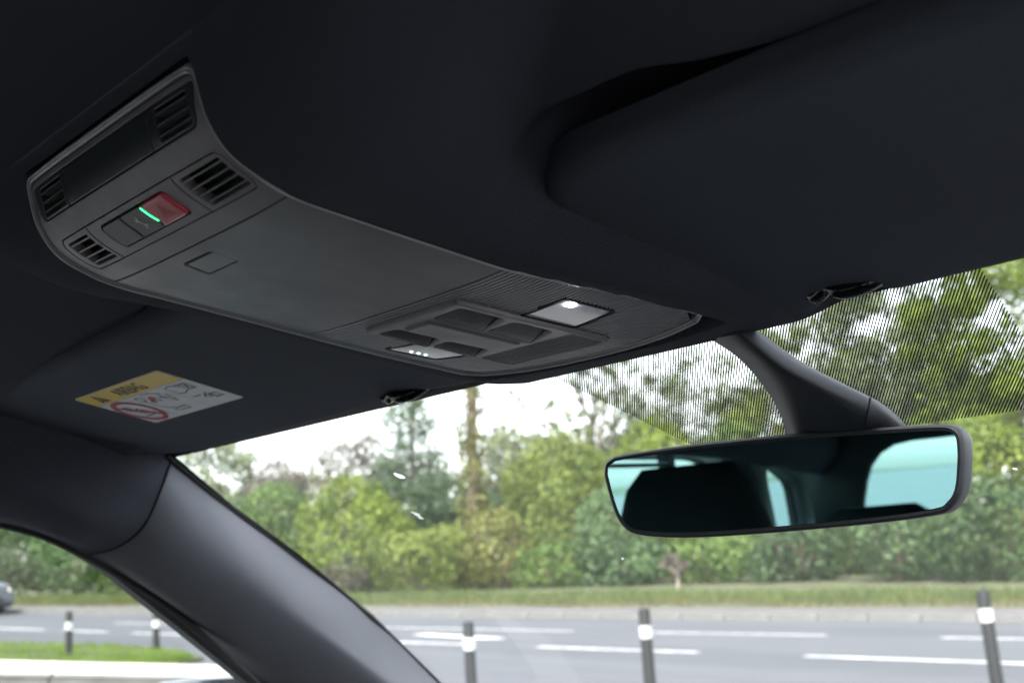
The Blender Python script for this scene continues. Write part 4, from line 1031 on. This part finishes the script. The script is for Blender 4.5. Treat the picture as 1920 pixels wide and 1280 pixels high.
# ------------------------------------------------------------------ rear view mirror
MA = .187
mc = np.array([.030, .604, .049+ZC]); mtx = np.array([math.cos(MA), math.sin(MA), 0]); mn = np.array([math.sin(MA), -math.cos(MA), -.035]); mn /= np.linalg.norm(mn); mty = np.cross(mn, mtx)
rm = thing('rear_view_mirror', 'black rear view mirror hanging below the windscreen mount', 'mirror', tuple(mc))
MO = [(1133, 890), (1135, 870), (1146, 859), (1170, 851), (1300, 832), (1470, 814), (1650, 801), (1760, 795), (1790, 800), (1804, 815), (1808, 840), (1808, 870), (1803, 920), (1785, 950), (1750, 966), (1600, 985), (1400, 1002), (1280, 1008), (1200, 1003), (1172, 990), (1155, 965), (1143, 930)]
ml = []
for p in MO:
    q = onplane(*p, mn, mc)-mc; ml.append((q@mtx, q@mty))
ml = [tuple(p) for p in catmull(ml+[ml[0]], 3)[:-1]]
if area2(ml) < 0: ml = ml[::-1]
fmm = frame(mc, mtx, mty, mn)
rings = []
for ins, d in ((.0032, .0006), (.0016, .0016), (.0004, .0006), (0, -.002), (0, -.010), (.003, -.020), (.009, -.030), (.016, -.036)):
    rings.append([fmm(p[0], p[1], d) for p in offset(ml, ins)])
loft(rings[::-1], 'cover_plastic', 'housing', rm)
gl_loop = offset(ml, .0034)
gv = [fmm(p[0], p[1], .0009) for p in gl_loop]; link('mirror_glass', gv, [list(range(len(gv)))], 'mirror_silver', rm, smooth=None)
v, f = tube_geo([fmm(.035, .0, -.03), fmm(.038, .012, -.06), np.array(gl(.068, .668, .008))], [.010, .009, .010], 10); link('arm', v, f, 'piano_black', rm)
# mount cover on the glass
def gx(px, py, h): return onplane(px, py, GN, gl(0, GY, h))
A = [[gx(1330, 634, .002), gx(1352, 632, .016), gx(1384, 626, .024), gx(1405, 622, .016), gx(1418, 617, .002)],
     [gx(1388, 674, .002), gx(1410, 668, .022), gx(1455, 680, .026), gx(1484, 676, .016), gx(1500, 676, .002)],
     [gx(1440, 735, .002), gx(1462, 726, .024), gx(1530, 727, .028), gx(1562, 716, .017), gx(1588, 722, .002)],
     [gx(1466, 785, .002), gx(1490, 780, .022), gx(1590, 772, .026), gx(1625, 750, .016), gx(1655, 757, .002)],
     [gx(1476, 830, .002), gx(1510, 830, .018), gx(1610, 812, .020), gx(1670, 794, .012), gx(1702, 800, .002)],
     [gx(1485, 870, .002), gx(1520, 868, .010), gx(1620, 842, .010), gx(1685, 824, .006), gx(1715, 830, .002)]]
g = surf_geo(A, 5, 6); mcv = link('mount_cover', *g, 'cover_plastic', rm, smooth=60)
v, f = tube_geo([gx(1632, 745, .0165), gx(1628, 765, .0222), gx(1622, 797, .0225)], .0006, 5); sub('cover_seam', v, f, 'slot_black', mcv)
# ------------------------------------------------------------------ seats, seen in the mirror
def seat(x, y, label, w=.22, top=-.03, hr=True):
    t = thing('passenger_chair' if x < 0 else 'driver_chair', label, 'car seat', (x, y, -.95+ZC))
    def ring(cx, cy, cz, rx, ry, e=3.2): return [(cx+a, cy+b_, cz) for a, b_ in superloop((0, 0), rx, ry, 22, e)]
    loft([ring(x, y+.10, -.62+ZC, w*.98, .10), ring(x, y+.04, -.5+ZC, w, .11), ring(x, y-.03, -.35+ZC, w*.98, .10), ring(x, y-.08, -.24+ZC, w*.86, .08), ring(x, y-.105, -.19+ZC, w*.7, .065), ring(x, y-.115, -.16+ZC, w*.45, .04)], 'seat_cloth', 'backrest', t)
    loft([ring(x, y-.125, -.13+ZC, .10, .03), ring(x, y-.13, -.115+ZC, .142, .05), ring(x, y-.14, -.02+ZC, .118, .055), ring(x, y-.14, .06+ZC, .090, .05), ring(x, y-.14, .088+ZC, .066, .03)], 'seat_cloth', 'headrest', t)
    loft([ring(x, y+.35, -.70+ZC, w, .28), ring(x, y+.35, -.60+ZC, w*1.02, .30), ring(x, y+.36, -.53+ZC, w*.95, .27)], 'seat_cloth', 'cushion', t)
    v, f = box_geo(x-.2, x+.2, y+.1, y+.55, -1.0+ZC, -.68+ZC, .02); link('seat_base', v, f, 'dash', t)
seat(-.425, -.33, 'black passenger seat reflected in the rear view mirror')
seat(.40, -.36, 'black driver seat behind the viewer')
rs = thing('rear_bench', 'black rear bench seat at the back of the cabin', 'car seat', (0, -1.35, -.95+ZC))
def ring2(cy, cz, rx, ry): return [(a, cy+b_, cz) for a, b_ in superloop((0, 0), rx, ry, 28, 5)]
loft([ring2(-1.25, -.6+ZC, .62, .12), ring2(-1.32, -.35+ZC, .63, .12), ring2(-1.42, -.12+ZC, .60, .10), ring2(-1.44, -.07+ZC, .55, .06)], 'seat_cloth', 'backrest', rs)
loft([ring2(-1.0, -.75+ZC, .62, .32), ring2(-1.0, -.62+ZC, .63, .33), ring2(-1.0, -.56+ZC, .6, .30)], 'seat_cloth', 'cushion', rs)
for x in (-.40, .40):
    loft([[(x+a, -1.45+b_, z+ZC) for a, b_ in superloop((0, 0), rx, ry, 18, 3)] for z, rx, ry in ((-.12, .10, .03), (-.09, .12, .045), (-.04, .12, .045), (-.015, .08, .03))], 'seat_cloth', 'headrest', rs)
